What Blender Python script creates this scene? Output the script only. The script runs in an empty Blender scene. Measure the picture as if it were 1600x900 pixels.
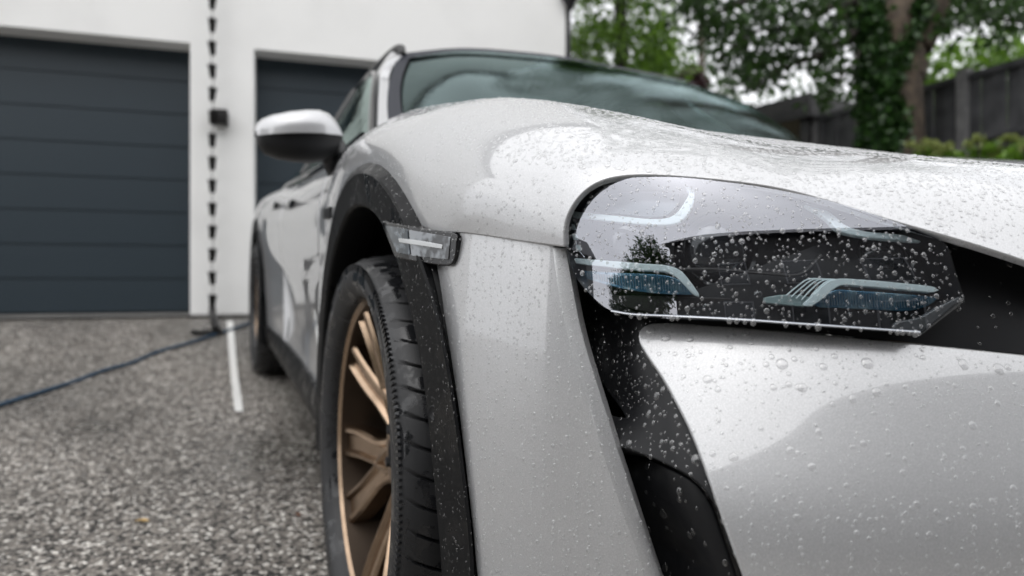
import bpy, bmesh, math, random
import numpy as np
from mathutils import Vector, Matrix
from mathutils.geometry import delaunay_2d_cdt
random.seed(7); rng = np.random.default_rng(7)
scene = bpy.context.scene
COL = scene.collection
R_ = math.radians

# ---------------------------------------------------------------- camera, world, sun, exposure
F_PX, YAW, HOR = 1070.0, R_(24.0), 440.0
CAM = np.array([-1.233, -1.303, 0.669])
PITCH = R_(2.78)                       # the drive, and the car on it, climb towards the garage
FWD = np.array([math.sin(YAW), math.cos(YAW), 0.0]); RGT = np.array([math.cos(YAW), -math.sin(YAW), 0.0])
cd = bpy.data.cameras.new('camera'); cam = bpy.data.objects.new('camera', cd); COL.objects.link(cam)
cam.location = CAM; cam.rotation_euler = (R_(90), 0, -YAW)
cd.sensor_width = 36.0; cd.lens = F_PX / 1600 * 36; cd.shift_y = (HOR - 450) / 1600
cd.clip_start = 0.02; cd.clip_end = 2000
cd.dof.use_dof = True; cd.dof.focus_distance = 0.80; cd.dof.aperture_fstop = 3.0
scene.camera = cam
w = bpy.data.worlds.new('World'); scene.world = w; w.use_nodes = True
SUN_EL, SUN_AZ = R_(62), R_(218)       # azimuth clockwise from +Y
def build_world():
    nt = w.node_tree; nt.nodes.clear(); N = nt.nodes.new; L = nt.links.new
    out = N('ShaderNodeOutputWorld'); bg = N('ShaderNodeBackground')
    sky = N('ShaderNodeTexSky'); sky.sky_type = 'NISHITA'; sky.sun_disc = False
    sky.sun_elevation = SUN_EL; sky.sun_rotation = SUN_AZ; sky.air_density = 1.0; sky.dust_density = 4.0
    hs = N('ShaderNodeHueSaturation'); hs.inputs['Saturation'].default_value = 0.16
    L(sky.outputs[0], hs.inputs['Color'])
    tc = N('ShaderNodeTexCoord'); no = N('ShaderNodeTexNoise'); no.inputs['Scale'].default_value = 2.2; no.inputs['Detail'].default_value = 4
    mp = N('ShaderNodeMapping'); mp.inputs['Scale'].default_value = (1, 1, 2.5); L(tc.outputs['Generated'], mp.inputs[0]); L(mp.outputs[0], no.inputs[0])
    rr = N('ShaderNodeMapRange'); rr.inputs['From Min'].default_value = .35; rr.inputs['From Max'].default_value = .68
    rr.inputs['To Min'].default_value = .86; rr.inputs['To Max'].default_value = 1.06; L(no.outputs['Fac'], rr.inputs['Value'])
    mix = N('ShaderNodeMix'); mix.data_type = 'RGBA'; mix.inputs[0].default_value = .62      # cloud deck over the blue
    mix.inputs[7].default_value = (10.2, 10.3, 10.6, 1)
    L(hs.outputs[0], mix.inputs[6])
    mu = N('ShaderNodeVectorMath'); mu.operation = 'SCALE'; L(mix.outputs[2], mu.inputs[0]); L(rr.outputs[0], mu.inputs['Scale'])
    L(mu.outputs[0], bg.inputs['Color']); bg.inputs['Strength'].default_value = 0.13
    L(bg.outputs[0], out.inputs['Surface'])
build_world()
sd = bpy.data.lights.new('sun', 'SUN'); sun = bpy.data.objects.new('sun', sd); COL.objects.link(sun)
sd.energy = 0.8; sd.angle = R_(150); sd.color = (1, .97, .93)
sv = Vector((math.sin(SUN_AZ)*math.cos(SUN_EL), math.cos(SUN_AZ)*math.cos(SUN_EL), math.sin(SUN_EL)))
sun.rotation_euler = sv.to_track_quat('Z', 'Y').to_euler()
vs = scene.view_settings; vs.view_transform = 'Standard'; vs.look = 'None'; vs.gamma = 1; vs.exposure = 0.60
scene.cycles.max_bounces = 12; scene.cycles.transparent_max_bounces = 16; scene.cycles.transmission_bounces = 10
scene.cycles.caustics_refractive = True; scene.cycles.caustics_reflective = True
scene.cycles.use_denoising = True

# ---------------------------------------------------------------- pixel rays <-> car frame
cp, sp = math.cos(PITCH), math.sin(PITCH)
RCW = np.array([[1, 0, 0], [0, cp, -sp], [0, sp, cp]])        # car -> world
CAMC = RCW.T @ CAM
def ray(px, py):
    d = FWD + (px-800)/F_PX*RGT + (HOR-py)/F_PX*np.array([0, 0, 1.]); return RCW.T @ d
def on_x(px, py, x): d = ray(px, py); return CAMC + d*((x-CAMC[0])/d[0])
def on_y(px, py, y): d = ray(px, py); return CAMC + d*((y-CAMC[1])/d[1])
def on_z(px, py, z): d = ray(px, py); return CAMC + d*((z-CAMC[2])/d[2])
def project(P):                                               # car frame -> photo pixels, depth
    q = (np.asarray(P) @ RCW.T) - CAM
    dep = q @ FWD; dep = np.where(np.abs(dep) < 1e-6, 1e-6, dep)
    return 800 + F_PX*(q @ RGT)/dep, HOR - F_PX*q[..., 2]/dep, dep

# ---------------------------------------------------------------- splines and surfaces
class Spl:
    """natural cubic spline, vector valued"""
    def __init__(s, x, y):
        s.x = np.asarray(x, float); s.y = np.asarray(y, float); n = len(s.x); h = np.diff(s.x)
        A = np.zeros((n, n)); A[0, 0] = A[-1, -1] = 1; b = np.zeros_like(s.y)
        for i in range(1, n-1):
            A[i, i-1] = h[i-1]; A[i, i] = 2*(h[i-1]+h[i]); A[i, i+1] = h[i]
            b[i] = 6*((s.y[i+1]-s.y[i])/h[i]-(s.y[i]-s.y[i-1])/h[i-1])
        s.m = np.linalg.solve(A, b)
    def __call__(s, t):
        t = np.asarray(t, float); i = np.clip(np.searchsorted(s.x, t)-1, 0, len(s.x)-2); h = s.x[i+1]-s.x[i]
        a = (s.x[i+1]-t)/h; b = (t-s.x[i])/h
        if s.y.ndim > 1: a, b, h = a[..., None], b[..., None], h[..., None]
        return a*s.y[i]+b*s.y[i+1]+((a**3-a)*s.m[i]+(b**3-b)*s.m[i+1])*h*h/6
class Surf:
    def __init__(s, f, u0, u1, v0, v1, n=160, sgn=1): s.f, s.dom, s.n, s.sgn = f, (u0, u1, v0, v1), n, sgn; s.cache = None
    def p(s, uv): uv = np.asarray(uv, float).reshape(-1, 2); return s.f(uv[:, 0], uv[:, 1])
    def nrm(s, uv):
        uv = np.asarray(uv, float).reshape(-1, 2); u0, u1, v0, v1 = s.dom; e = (u1-u0)*1e-3; g = (v1-v0)*1e-3
        a = s.p(uv+[e, 0])-s.p(uv-[e, 0]); b = s.p(uv+[0, g])-s.p(uv-[0, g]); n = np.cross(a, b)*s.sgn
        return n/np.maximum(np.linalg.norm(n, axis=1, keepdims=True), 1e-12)
    def hit(s, pts):
        """(u,v) where the photo's sight lines meet the surface"""
        pts = np.asarray(pts, float).reshape(-1, 2); u0, u1, v0, v1 = s.dom
        if s.cache is None:
            U, V = np.meshgrid(np.linspace(u0, u1, s.n), np.linspace(v0, v1, s.n), indexing='ij'); uv = np.c_[U.ravel(), V.ravel()]
            P = s.p(uv); N = s.nrm(uv); face = np.einsum('ij,ij->i', N, CAMC-P) > 0; x, y, d = project(P)
            k = face & (d > .05); s.cache = (uv[k], np.c_[x[k], y[k]], d[k])
        uv, xy, dd = s.cache; out = []
        for q in pts:
            r = np.hypot(*(xy-q).T); near = r < r.min()+10; i = np.where(near)[0][np.argmin(dd[near]*40+r[near])]
            w_ = uv[i].copy()
            for _ in range(14):
                e = np.array([(u1-u0), (v1-v0)])*1e-4
                P = s.p(np.array([w_, w_+[e[0], 0], w_+[0, e[1]]])); x, y, _d = project(P)
                J = np.array([[(x[1]-x[0])/e[0], (x[2]-x[0])/e[1]], [(y[1]-y[0])/e[0], (y[2]-y[0])/e[1]]])
                r_ = q-np.array([x[0], y[0]])
                if np.hypot(*r_) < .02: break
                st = np.linalg.lstsq(J, r_, rcond=1e-4)[0]; lim = np.array([(u1-u0), (v1-v0)])*.03
                w_ = np.clip(w_+np.clip(st, -lim, lim), [u0, v0], [u1, v1])
            out.append(w_)
        return np.array(out)
    def off(s, d):
        """parallel surface, d outward (number or function of u,v)"""
        def f(u, v):
            uv = np.c_[u, v]; dd = d(u, v) if callable(d) else np.full(len(u), d); return s.f(u, v)+s.nrm(uv)*dd[:, None]
        return Surf(f, *s.dom, n=s.n, sgn=1)
def smooth(pts, step=5.0, closed=False):
    """Catmull-Rom through pts; a point given twice in a row is a corner"""
    P = [np.array(p, float) for p in pts]; n = len(P); out = []
    for i in range(n if closed else n-1):
        a, b = P[i], P[(i+1) % n]
        if np.allclose(a, b): continue
        p0 = P[i-1] if (i > 0 or closed) else a; p3 = P[(i+2) % n] if (i+2 < n or closed) else b
        if np.allclose(p0, a): p0 = a-(b-a)*.5
        if np.allclose(p3, b): p3 = b+(b-a)*.5
        L0, L1, L2 = [max(np.linalg.norm(q), 1e-9)**.5 for q in (a-p0, b-a, p3-b)]
        m1 = (b-a)+L1*((a-p0)/L0-(b-p0)/(L0+L1)); m2 = (b-a)+L1*((b-a)*0+(p3-b)/L2-(p3-a)/(L1+L2))
        m1 = L1*((a-p0)/L0-(b-p0)/(L0+L1)+(b-a)/L1); m2 = L1*((b-a)/L1-(p3-a)/(L1+L2)+(p3-b)/L2)
        k = max(1, int(np.linalg.norm(b-a)/step))
        for j in range(k):
            t = j/k; out.append((2*t**3-3*t**2+1)*a+(t**3-2*t**2+t)*m1+(-2*t**3+3*t**2)*b+(t**3-t**2)*m2)
    if not closed: out.append(P[-1])
    return np.array(out)
def inside(poly, q):
    x, y = q[:, 0], q[:, 1]; c = np.zeros(len(q), bool); n = len(poly); j = n-1
    for i in range(n):
        xi, yi = poly[i]; xj, yj = poly[j]
        if yi != yj: c ^= ((yi > y) != (yj > y)) & (x < (xj-xi)*(y-yi)/(yj-yi)+xi)
        j = i
    return c

# ---------------------------------------------------------------- mesh helpers
def mesh_obj(name, V, Fc, mat=None, parent=None, normals=None, smooth_=True, sharp=None):
    me = bpy.data.meshes.new(name); me.from_pydata([tuple(v) for v in V], [], [tuple(int(i) for i in f) for f in Fc]); me.validate(); me.update()
    if smooth_: me.polygons.foreach_set('use_smooth', [True]*len(me.polygons))
    if sharp: me.set_sharp_from_angle(angle=R_(sharp))
    if normals is not None and len(normals) == len(me.vertices): me.normals_split_custom_set_from_vertices([tuple(n) for n in normals])
    if mat: me.materials.append(mat)
    o = bpy.data.objects.new(name, me); COL.objects.link(o)
    if parent: o.parent = parent
    return o
def tag(o, label=None, cat=None, group=None, kind=None):
    for k, v in (('label', label), ('category', cat), ('group', group), ('kind', kind)):
        if v: o[k] = v
    return o
def empty(name, loc=(0, 0, 0), rot=(0, 0, 0), parent=None):
    o = bpy.data.objects.new(name, None); o.empty_display_size = .1; COL.objects.link(o); o.location = loc; o.rotation_euler = rot
    if parent: o.parent = parent
    return o
class MB:
    """collects simple solids for one mesh"""
    def __init__(s): s.V, s.F = [], []
    def add(s, V, F): k = len(s.V); s.V += [tuple(map(float, v)) for v in V]; s.F += [tuple(int(i)+k for i in f) for f in F]; return s
    def box(s, c, d, M=None, bev=0.0):
        x, y, z = (v/2 for v in d); bev = min(bev, x*.45, y*.45, z*.45)
        if bev <= 0:
            V = [(a*x, b*y, e*z) for a in (-1, 1) for b in (-1, 1) for e in (-1, 1)]
            F = [(0, 1, 3, 2), (4, 6, 7, 5), (0, 4, 5, 1), (2, 3, 7, 6), (0, 2, 6, 4), (1, 5, 7, 3)]
        else:
            bm = bmesh.new(); bmesh.ops.create_cube(bm, size=1); bmesh.ops.scale(bm, vec=(2*x, 2*y, 2*z), verts=bm.verts)
            bmesh.ops.bevel(bm, geom=list(bm.edges), offset=bev, segments=2, affect='EDGES', profile=.6)
            bm.verts.ensure_lookup_table(); V = [v.co[:] for v in bm.verts]; F = [[v.index for v in f.verts] for f in bm.faces]; bm.free()
        V = np.array(V)
        if M is not None: V = V @ np.asarray(M).T
        return s.add(V+np.array(c), F)
    def tube(s, path, r, n=8, cap=True, flat=1.0, up=None):
        P = np.array(path, float); m = len(P); r = np.broadcast_to(np.asarray(r, float), (m,)); T = np.gradient(P, axis=0); T /= np.maximum(np.linalg.norm(T, axis=1, keepdims=True), 1e-9)
        V = []; ref = np.array(up if up is not None else (0, 0, 1.)); 
        for i in range(m):
            rf = ref if abs(T[i] @ ref) < .95 else np.array([1., 0, 0]); a = np.cross(T[i], rf); a /= np.linalg.norm(a); b = np.cross(a, T[i])
            for k in range(n):
                th = 2*math.pi*k/n; V.append(P[i]+a*math.cos(th)*r[i]+b*math.sin(th)*r[i]*flat)
        F = [(i*n+k, i*n+(k+1) % n, (i+1)*n+(k+1) % n, (i+1)*n+k) for i in range(m-1) for k in range(n)]
        if cap: F += [tuple(range(n-1, -1, -1)), tuple((m-1)*n+k for k in range(n))]
        return s.add(V, F)
    def lathe(s, prof, n=32, axis='z', c=(0, 0, 0), closed=False):
        V, F = [], []; m = len(prof)
        for k in range(n):
            th = 2*math.pi*k/n
            for r, h in prof:
                a, b = r*math.cos(th), r*math.sin(th); V.append({'z': (a, b, h), 'x': (h, a, b), 'y': (b, h, a)}[axis])
        for k in range(n):
            for j in range(m if closed else m-1):
                j2 = (j+1) % m; F.append((k*m+j, ((k+1) % n)*m+j, ((k+1) % n)*m+j2, k*m+j2))
        return s.add(np.array(V)+np.array(c), F)
    def prism(s, poly, h, M, o):
        """polygon (2D) extruded by h along local z, then placed by matrix M and origin o"""
        n = len(poly); V = [(x, y, 0) for x, y in poly]+[(x, y, h) for x, y in poly]
        F = [tuple(range(n-1, -1, -1)), tuple(range(n, 2*n))]+[(i, (i+1) % n, n+(i+1) % n, n+i) for i in range(n)]
        return s.add(np.array(V) @ np.asarray(M).T+np.array(o), F)
    def build(s, name, mat=None, parent=None, smooth_=True, sharp=35): return mesh_obj(name, s.V, s.F, mat, parent, None, smooth_, sharp if smooth_ else None)

def trim_mesh(surf, poly, du, dv, holes=(), lip=0.0, depth=0.0, lip_holes=True):
    """piece of a surface inside a (u,v) outline, its edge rolled in by a lip; returns V, F, normals"""
    rings = [np.asarray(poly)]+[np.asarray(h) for h in holes]
    pts, edges = [], []
    clean = []
    for r in rings:
        keep = [0]
        for i in range(1, len(r)):
            if abs(r[i][0]-r[keep[-1]][0])/du+abs(r[i][1]-r[keep[-1]][1])/dv > 1e-3: keep.append(i)
        r = r[keep]; 
        if abs(r[0][0]-r[-1][0])/du+abs(r[0][1]-r[-1][1])/dv < 1e-3: r = r[:-1]
        clean.append(r); k = len(pts); pts += [tuple(q) for q in r]; edges += [(k+i, k+(i+1) % len(r)) for i in range(len(r))]
    B = np.array(pts); lo, hi = clean[0].min(0), clean[0].max(0)
    G = np.array([(a, b) for i, a in enumerate(np.arange(lo[0]+du/2, hi[0], du)) for b in np.arange(lo[1]+dv*(.5 if i % 2 else 1.0), hi[1], dv)]).reshape(-1, 2)
    if len(G):
        k = inside(clean[0], G)
        for h in clean[1:]: k &= ~inside(h, G)
        G = G[k]
        if len(G):
            S = np.array([1/du, 1/dv]); dmin = np.full(len(G), 9e9)
            for b in B: dmin = np.minimum(dmin, np.abs((G-b)*S).max(1))
            G = G[dmin > .55]
    S = np.array([1/du, 1/dv]); allp = np.vstack([B, G]) if len(G) else B
    vo, eo, fo, ov, oe, of = delaunay_2d_cdt([Vector(tuple(q)) for q in allp*S], edges, [], 0, 1e-6)
    UV = np.array([tuple(v) for v in vo])/S; F = np.array([f for f in fo])
    C = UV[F].mean(1); k = inside(clean[0], C)
    for h in clean[1:]: k &= ~inside(h, C)
    F = F[k]; P = surf.p(UV); N = surf.nrm(UV)
    fn = np.cross(P[F[:, 1]]-P[F[:, 0]], P[F[:, 2]]-P[F[:, 0]]); bad = np.einsum('ij,ij->i', fn, N[F[:, 0]]) < 0; F[bad] = F[bad][:, ::-1]
    V, Fs, Ns = [P], [tuple(f) for f in F], [N]; nv = len(P)
    if depth > 0 or lip > 0:
        for ri, r in enumerate(clean):
            if ri and not lip_holes: continue
            p = surf.p(r); n = surf.nrm(r); tg = np.roll(p, -1, 0)-np.roll(p, 1, 0); tg /= np.maximum(np.linalg.norm(tg, axis=1, keepdims=True), 1e-9)
            b = np.cross(tg, n); b /= np.maximum(np.linalg.norm(b, axis=1, keepdims=True), 1e-9)
            area = np.sum(r[:, 0]*np.roll(r[:, 1], -1)-np.roll(r[:, 0], -1)*r[:, 1])
            uvb = b*.001; c0 = p+uvb                     # outward: away from the material
            mid = len(r)//2
            # decide direction by testing a small step in uv
            e = r[0]-r[1]; t_uv = np.array([-(r[1]-r[0])[1]*du/dv, (r[1]-r[0])[0]*dv/du]); q = (r[0]+r[1])/2+t_uv/np.linalg.norm(t_uv*S)*.02
            q_in = inside(clean[0], q[None])[0] if ri == 0 else not inside(clean[ri], q[None])[0]
            dirv = surf.p(q[None])[0]-(p[0]+p[1])/2; s_ = np.sign(dirv @ (b[0]+b[1]))*(1 if q_in else -1)
            b = b*(-s_)
            rows = [(p, n)]
            for th in (30, 60, 90) if lip > 0 else ():
                a = R_(th); rows.append((p+b*lip*math.sin(a)-n*lip*(1-math.cos(a)), n*math.cos(a)+b*math.sin(a)))
            if lip <= 0: rows = [(p, b)]
            if depth > 0: rows.append((rows[-1][0]-n*depth, b))
            m = len(r); base = nv
            for pp, nn in rows: V.append(pp); Ns.append(nn); nv += m
            for k_ in range(len(rows)-1):
                for i in range(m):
                    j = (i+1) % m; f = (base+k_*m+i, base+k_*m+j, base+(k_+1)*m+j, base+(k_+1)*m+i)
                    a3 = rows[k_][0]; fn = np.cross(a3[j]-a3[i], rows[k_+1][0][i]-a3[i]); Fs.append(f if fn @ (rows[k_][1][i]+rows[k_+1][1][i]) > 0 else f[::-1])
    return np.vstack(V), Fs, np.vstack(Ns)
def panel(name, surf, poly, mat, parent, du, dv, **kw):
    V, F, N = trim_mesh(surf, poly, du, dv, **kw); return mesh_obj(name, V, F, mat, parent, N)
def mirror(o, parent):
    """the same part for the car's other side"""
    me = o.data.copy(); n = len(me.vertices); co = np.empty(n*3); me.vertices.foreach_get('co', co); co = co.reshape(-1, 3); co[:, 0] *= -1
    c = np.array([l.vector[:] for l in me.corner_normals]) if o.data.has_custom_normals else None
    F = [tuple(reversed(p.vertices)) for p in o.data.polygons]; vn = None
    if c is not None:
        vn = np.zeros((n, 3))
        for l, x in zip(o.data.loops, c): vn[l.vertex_index] = x
        vn[:, 0] *= -1
    bpy.data.meshes.remove(me)
    m = mesh_obj(o.name.split('.')[0], co, F, o.data.materials[0] if o.data.materials else None, parent, vn, True, None if vn is not None else 35)
    for ch in list(o.children): mirror(ch, m)
    return m
# ---------------------------------------------------------------- materials
MATS = {}
def mat(name, col=(.5, .5, .5), rough=.5, metal=0.0, coat=0.0, coat_rough=.03, spec=.5, noise=None, bump=None, ior=1.5, wet=None):
    m = bpy.data.materials.new(name); m.use_nodes = True; nt = m.node_tree; N = nt.nodes.new; L = nt.links.new; b = nt.nodes['Principled BSDF']
    b.inputs['Base Color'].default_value = (*col, 1); b.inputs['Roughness'].default_value = rough; b.inputs['Metallic'].default_value = metal
    b.inputs['Coat Weight'].default_value = coat; b.inputs['Coat Roughness'].default_value = coat_rough; b.inputs['Specular IOR Level'].default_value = spec; b.inputs['IOR'].default_value = ior
    tc = N('ShaderNodeTexCoord')
    if noise:                                  # (scale, second colour, low, high[, detail])
        n = N('ShaderNodeTexNoise'); n.inputs['Scale'].default_value = noise[0]; n.inputs['Detail'].default_value = noise[4] if len(noise) > 4 else 5
        L(tc.outputs['Object'], n.inputs['Vector']); r = N('ShaderNodeMapRange'); r.inputs['From Min'].default_value = noise[2]; r.inputs['From Max'].default_value = noise[3]
        L(n.outputs['Fac'], r.inputs['Value']); x = N('ShaderNodeMix'); x.data_type = 'RGBA'; x.inputs[6].default_value = (*col, 1); x.inputs[7].default_value = (*noise[1], 1)
        L(r.outputs[0], x.inputs[0]); L(x.outputs[2], b.inputs['Base Color'])
    if wet:                                    # (scale, wet roughness, low, high)
        n = N('ShaderNodeTexNoise'); n.inputs['Scale'].default_value = wet[0]; n.inputs['Detail'].default_value = 4; L(tc.outputs['Object'], n.inputs['Vector'])
        r = N('ShaderNodeMapRange'); r.inputs['From Min'].default_value = wet[2]; r.inputs['From Max'].default_value = wet[3]; r.inputs['To Min'].default_value = rough; r.inputs['To Max'].default_value = wet[1]
        L(n.outputs['Fac'], r.inputs['Value']); L(r.outputs[0], b.inputs['Roughness'])
    if bump:                                   # (scale, strength, distance)
        n = N('ShaderNodeTexNoise'); n.inputs['Scale'].default_value = bump[0]; n.inputs['Detail'].default_value = 6; L(tc.outputs['Object'], n.inputs['Vector'])
        u = N('ShaderNodeBump'); u.inputs['Strength'].default_value = bump[1]; u.inputs['Distance'].default_value = bump[2]; L(n.outputs['Fac'], u.inputs['Height']); L(u.outputs[0], b.inputs['Normal'])
    MATS[name] = m; return m
PAINT = mat('pearl_grey_paint', (.465, .47, .48), .38, .45, 1.0, .012, .4, noise=(900, (.55, .555, .565), .45, .6, 2)); PAINT.node_tree.nodes['Principled BSDF'].inputs['Coat IOR'].default_value = 1.8
SATIN = mat('satin_black_plastic', (.010, .0105, .012), .40, 0, 0, .1, .32, bump=(900, .12, .0006))
DARK = mat('matt_black_plastic', (.008, .008, .009), .7)
CLAD = mat('wet_black_cladding', (.005, .0053, .006), .48, 0, 0, .1, .16, bump=(1400, .2, .0006), wet=(14, .25, .52, .62))
GLOSSB = mat('gloss_black', (.006, .006, .007), .06, 0, 0)
RUBBER = mat('tyre_rubber', (.013, .0135, .015), .50, 0, 0, .1, .5, bump=(400, .2, .0008), wet=(26, .10, .51, .57))
BRONZE = mat('bronze_alloy', (.43, .31, .215), .25, 1.0, .2, .1, noise=(30, (.35, .25, .17), .4, .7))
CHROME = mat('dull_chrome', (.34, .355, .38), .16, 1.0)
WHITEBAR = mat('white_light_guide', (.72, .84, .86), .25, 0, .6)
BLUELENS = mat('blue_reflector', (.10, .27, .42), .22, .55, .6, noise=(60, (.35, .55, .65), .48, .62))
HOUSING = mat('headlight_housing', (.005, .0055, .0065), .3, 0, 0, .1, .2)
GREYIN = mat('lamp_inner_grey', (.022, .020, .019), .4); BARREL = mat('dark_bronze_barrel', (.06, .044, .032), .5, .7)
def glass_mat(name, tint=(1, 1, 1), ior=1.5, rough=0.0, k=None, refl=(1, 1, 1)):
    m = bpy.data.materials.new(name); m.use_nodes = True; nt = m.node_tree; N = nt.nodes.new; L = nt.links.new; nt.nodes.clear()
    o = N('ShaderNodeOutputMaterial'); mx = N('ShaderNodeMixShader'); t = N('ShaderNodeBsdfTransparent'); g = N('ShaderNodeBsdfGlossy'); f = N('ShaderNodeFresnel'); ge = N('ShaderNodeNewGeometry'); mi = N('ShaderNodeMapRange'); mi.inputs['To Min'].default_value = ior; mi.inputs['To Max'].default_value = 1/ior; L(ge.outputs['Backfacing'], mi.inputs[0]); L(mi.outputs[0], f.inputs[0])
    t.inputs[0].default_value = (*tint, 1); g.inputs['Roughness'].default_value = rough; g.inputs[0].default_value = (*refl, 1)
    L(f.outputs[0], mx.inputs[0])
    if k:                                      # rain film: (scale, strength)
        tc = N('ShaderNodeTexCoord'); n = N('ShaderNodeTexNoise'); n.inputs['Scale'].default_value = k[0]; n.inputs['Detail'].default_value = 5; mp = N('ShaderNodeMapping'); mp.inputs['Scale'].default_value = (1, .35, 1); L(tc.outputs['Object'], mp.inputs[0]); L(mp.outputs[0], n.inputs[0]); u = N('ShaderNodeBump'); u.inputs['Strength'].default_value = k[1]; u.inputs['Distance'].default_value = .01; L(n.outputs[0], u.inputs['Height']); L(u.outputs[0], g.inputs['Normal'])
    L(t.outputs[0], mx.inputs[1]); L(g.outputs[0], mx.inputs[2]); L(mx.outputs[0], o.inputs[0]); MATS[name] = m; return m
LENS = glass_mat('headlamp_lens', (.90, .93, .95), 2.9, 0.0, None, (.90, .92, 1.0))
CARGLASS = glass_mat('tinted_car_glass', (.10, .17, .17), 2.0, .02, (70, .10), (.58, .74, .74))
SIDEGLASS = glass_mat('side_window_glass', (.12, .18, .16), 1.6, .03, (30, .2), (.75, .9, .86))

# ---------------------------------------------------------------- car
car = tag(empty('parked_car'), 'rain-beaded pale grey car with bronze wheels and black arch cladding, parked before the garage', 'car')
car.rotation_euler = (PITCH, 0, 0)
# front fender and bonnet: rows run from lamp lip / wheel arch (j=0) over the wing crest to the car's middle (j=9)
LIP = [on_x(*q) for q in ((880, 383, -.886), (884, 338, -.884), (921, 290, -.862), (1000, 271, -.815), (1130, 279, -.748), (1250, 299, -.69), (1400, 344, -.61), (1600, 405, -.50))]
SEAM = [on_x(*q) for q in ((800, 372.5, -.912), (718, 361.5, -.938), (664, 354, -.955))]+[np.array(q) for q in ((-.966, -.215, .806), (-.973, 0, .85), (-.972, .21, .80), (-.968, .42, .63))]
NET = [LIP+[(-.25, -.912, .652), (0, -.935, .622)],
 [SEAM[0], (-.905, -.568, .788), (-.876, -.588, .827), (-.82, -.610, .848), (-.75, -.640, .853), (-.685, -.675, .848), (-.60, -.715, .834), (-.48, -.77, .795), (-.25, -.81, .767), (0, -.825, .757)],
 [SEAM[1], (-.935, -.462, .803), (-.910, -.468, .850), (-.855, -.480, .888), (-.785, -.497, .907), (-.705, -.52, .905), (-.60, -.55, .890), (-.47, -.59, .861), (-.24, -.62, .836), (0, -.63, .828)],
 [SEAM[2], (-.955, -.340, .825), (-.930, -.343, .878), (-.880, -.346, .920), (-.810, -.352, .946), (-.735, -.36, .952), (-.60, -.38, .936), (-.46, -.40, .914), (-.24, -.42, .895), (0, -.425, .888)],
 [SEAM[3], (-.967, -.2, .878), (-.943, -.2, .920), (-.893, -.2, .956), (-.823, -.2, .980), (-.75, -.2, .988), (-.61, -.2, .973), (-.46, -.2, .954), (-.24, -.21, .940), (0, -.215, .935)],
 [SEAM[4], (-.972, 0, .910), (-.950, 0, .950), (-.90, 0, .989), (-.83, 0, 1.014), (-.755, 0, 1.022), (-.61, 0, 1.005), (-.46, 0, .987), (-.24, 0, .975), (0, 0, .97)],
 [SEAM[5], (-.972, .2, .890), (-.950, .2, .950), (-.903, .2, 1.003), (-.835, .2, 1.038), (-.755, .2, 1.050), (-.61, .2, 1.029), (-.46, .2, 1.009), (-.24, .2, .997), (0, .2, .992)],
 [SEAM[6], (-.965, .42, .82), (-.945, .42, .93), (-.903, .42, 1.003), (-.845, .42, 1.046), (-.770, .42, 1.068), (-.62, .41, 1.046), (-.46, .39, 1.025), (-.24, .36, 1.01), (0, .34, 1.005)],
 [(-.962, .60, .40), (-.960, .60, .70), (-.942, .60, .89), (-.905, .60, .985), (-.855, .60, 1.030), (-.790, .60, 1.058), (-.64, .55, 1.055), (-.46, .49, 1.035), (-.24, .44, 1.02), (0, .41, 1.015)]]
NET = np.array([[np.array(p, float) for p in r] for r in NET]); NET[0, 8:, 2] += (.018, .03); NET[5:8, 3:5, 2] -= .015; NET[1:, 7:, 2] += np.array([(.034, .054, .062), (.018, .040, .045), (.014, .028, .032), (.011, .02, .023), (.010, .015, .018), (.01, .012, .014), (.01, .012, .014), (.01, .012, .014)])
NET = np.concatenate([NET, NET[:, -2::-1]*np.array([-1, 1, 1])], 1)
for _k in range(2):                         # iron out the bonnet
    _z = NET[..., 2].copy(); _z[1:, 6:13] = _z[1:, 6:13]*.5+(NET[1:, 5:12, 2]+NET[1:, 7:14, 2])*.25; _y = _z.copy(); _y[2:-1, 6:13] = _z[2:-1, 6:13]*.5+(_z[1:-2, 6:13]+_z[3:, 6:13])*.25; NET[..., 2] = _y
_bi = Spl(np.arange(9), np.eye(9)); _bj = Spl(np.arange(19), np.eye(19))
def f_wing(u, v): return np.einsum('nr,ns,rsk->nk', _bi(np.asarray(u, float)), _bj(np.asarray(v, float)), NET)
WING = Surf(f_wing, 0, 8, 0, 9, sgn=-1)
# plan curve of the nose
PL = np.array([(-.985, 0), (-.975, -.25), (-.956, -.42), (-.926, -.55), (-.886, -.64), (-.84, -.705), (-.78, -.765), (-.70, -.82), (-.60, -.862), (-.45, -.90), (-.25, -.925), (0, -.935)])
_pl = np.vstack([PL, PL[-2::-1]*np.array([-1, 1])]); _tt = np.r_[0, np.cumsum(np.hypot(*np.diff(_pl, axis=0).T))]; T_MID = _tt[11]; PLAN = Spl(_tt, _pl)
def plan(t):
    p = PLAN(t); d = PLAN(t+1e-3)-PLAN(t-1e-3); d /= np.linalg.norm(d, axis=1, keepdims=True); return p, np.c_[d[:, 1], -d[:, 0]]   # point, outward normal
def f_nose(prof, side):
    sp_ = Spl([q[0] for q in prof], [q[1] for q in prof])
    def f(u, v):
        u = np.clip(np.asarray(u, float), 0, _tt[-1]-.01); p, n = plan(u); s_ = np.clip((np.minimum(u, 2*T_MID-u)-.36)/.62, 0, 1); k = side+(1-side)*s_*s_*(3-2*s_); q = p-n*(sp_(v)*k)[:, None]; return np.c_[q, v]
    return f
BUMP = Surf(f_nose([(.15, .0), (.22, -.033), (.30, -.048), (.40, -.052), (.46, -.048), (.50, -.0385), (.54, -.021), (.58, .000), (.62, .022), (.65, .041), (.70, .085), (.76, .16)], .75), 0, 1.5, .15, .76)
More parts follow.
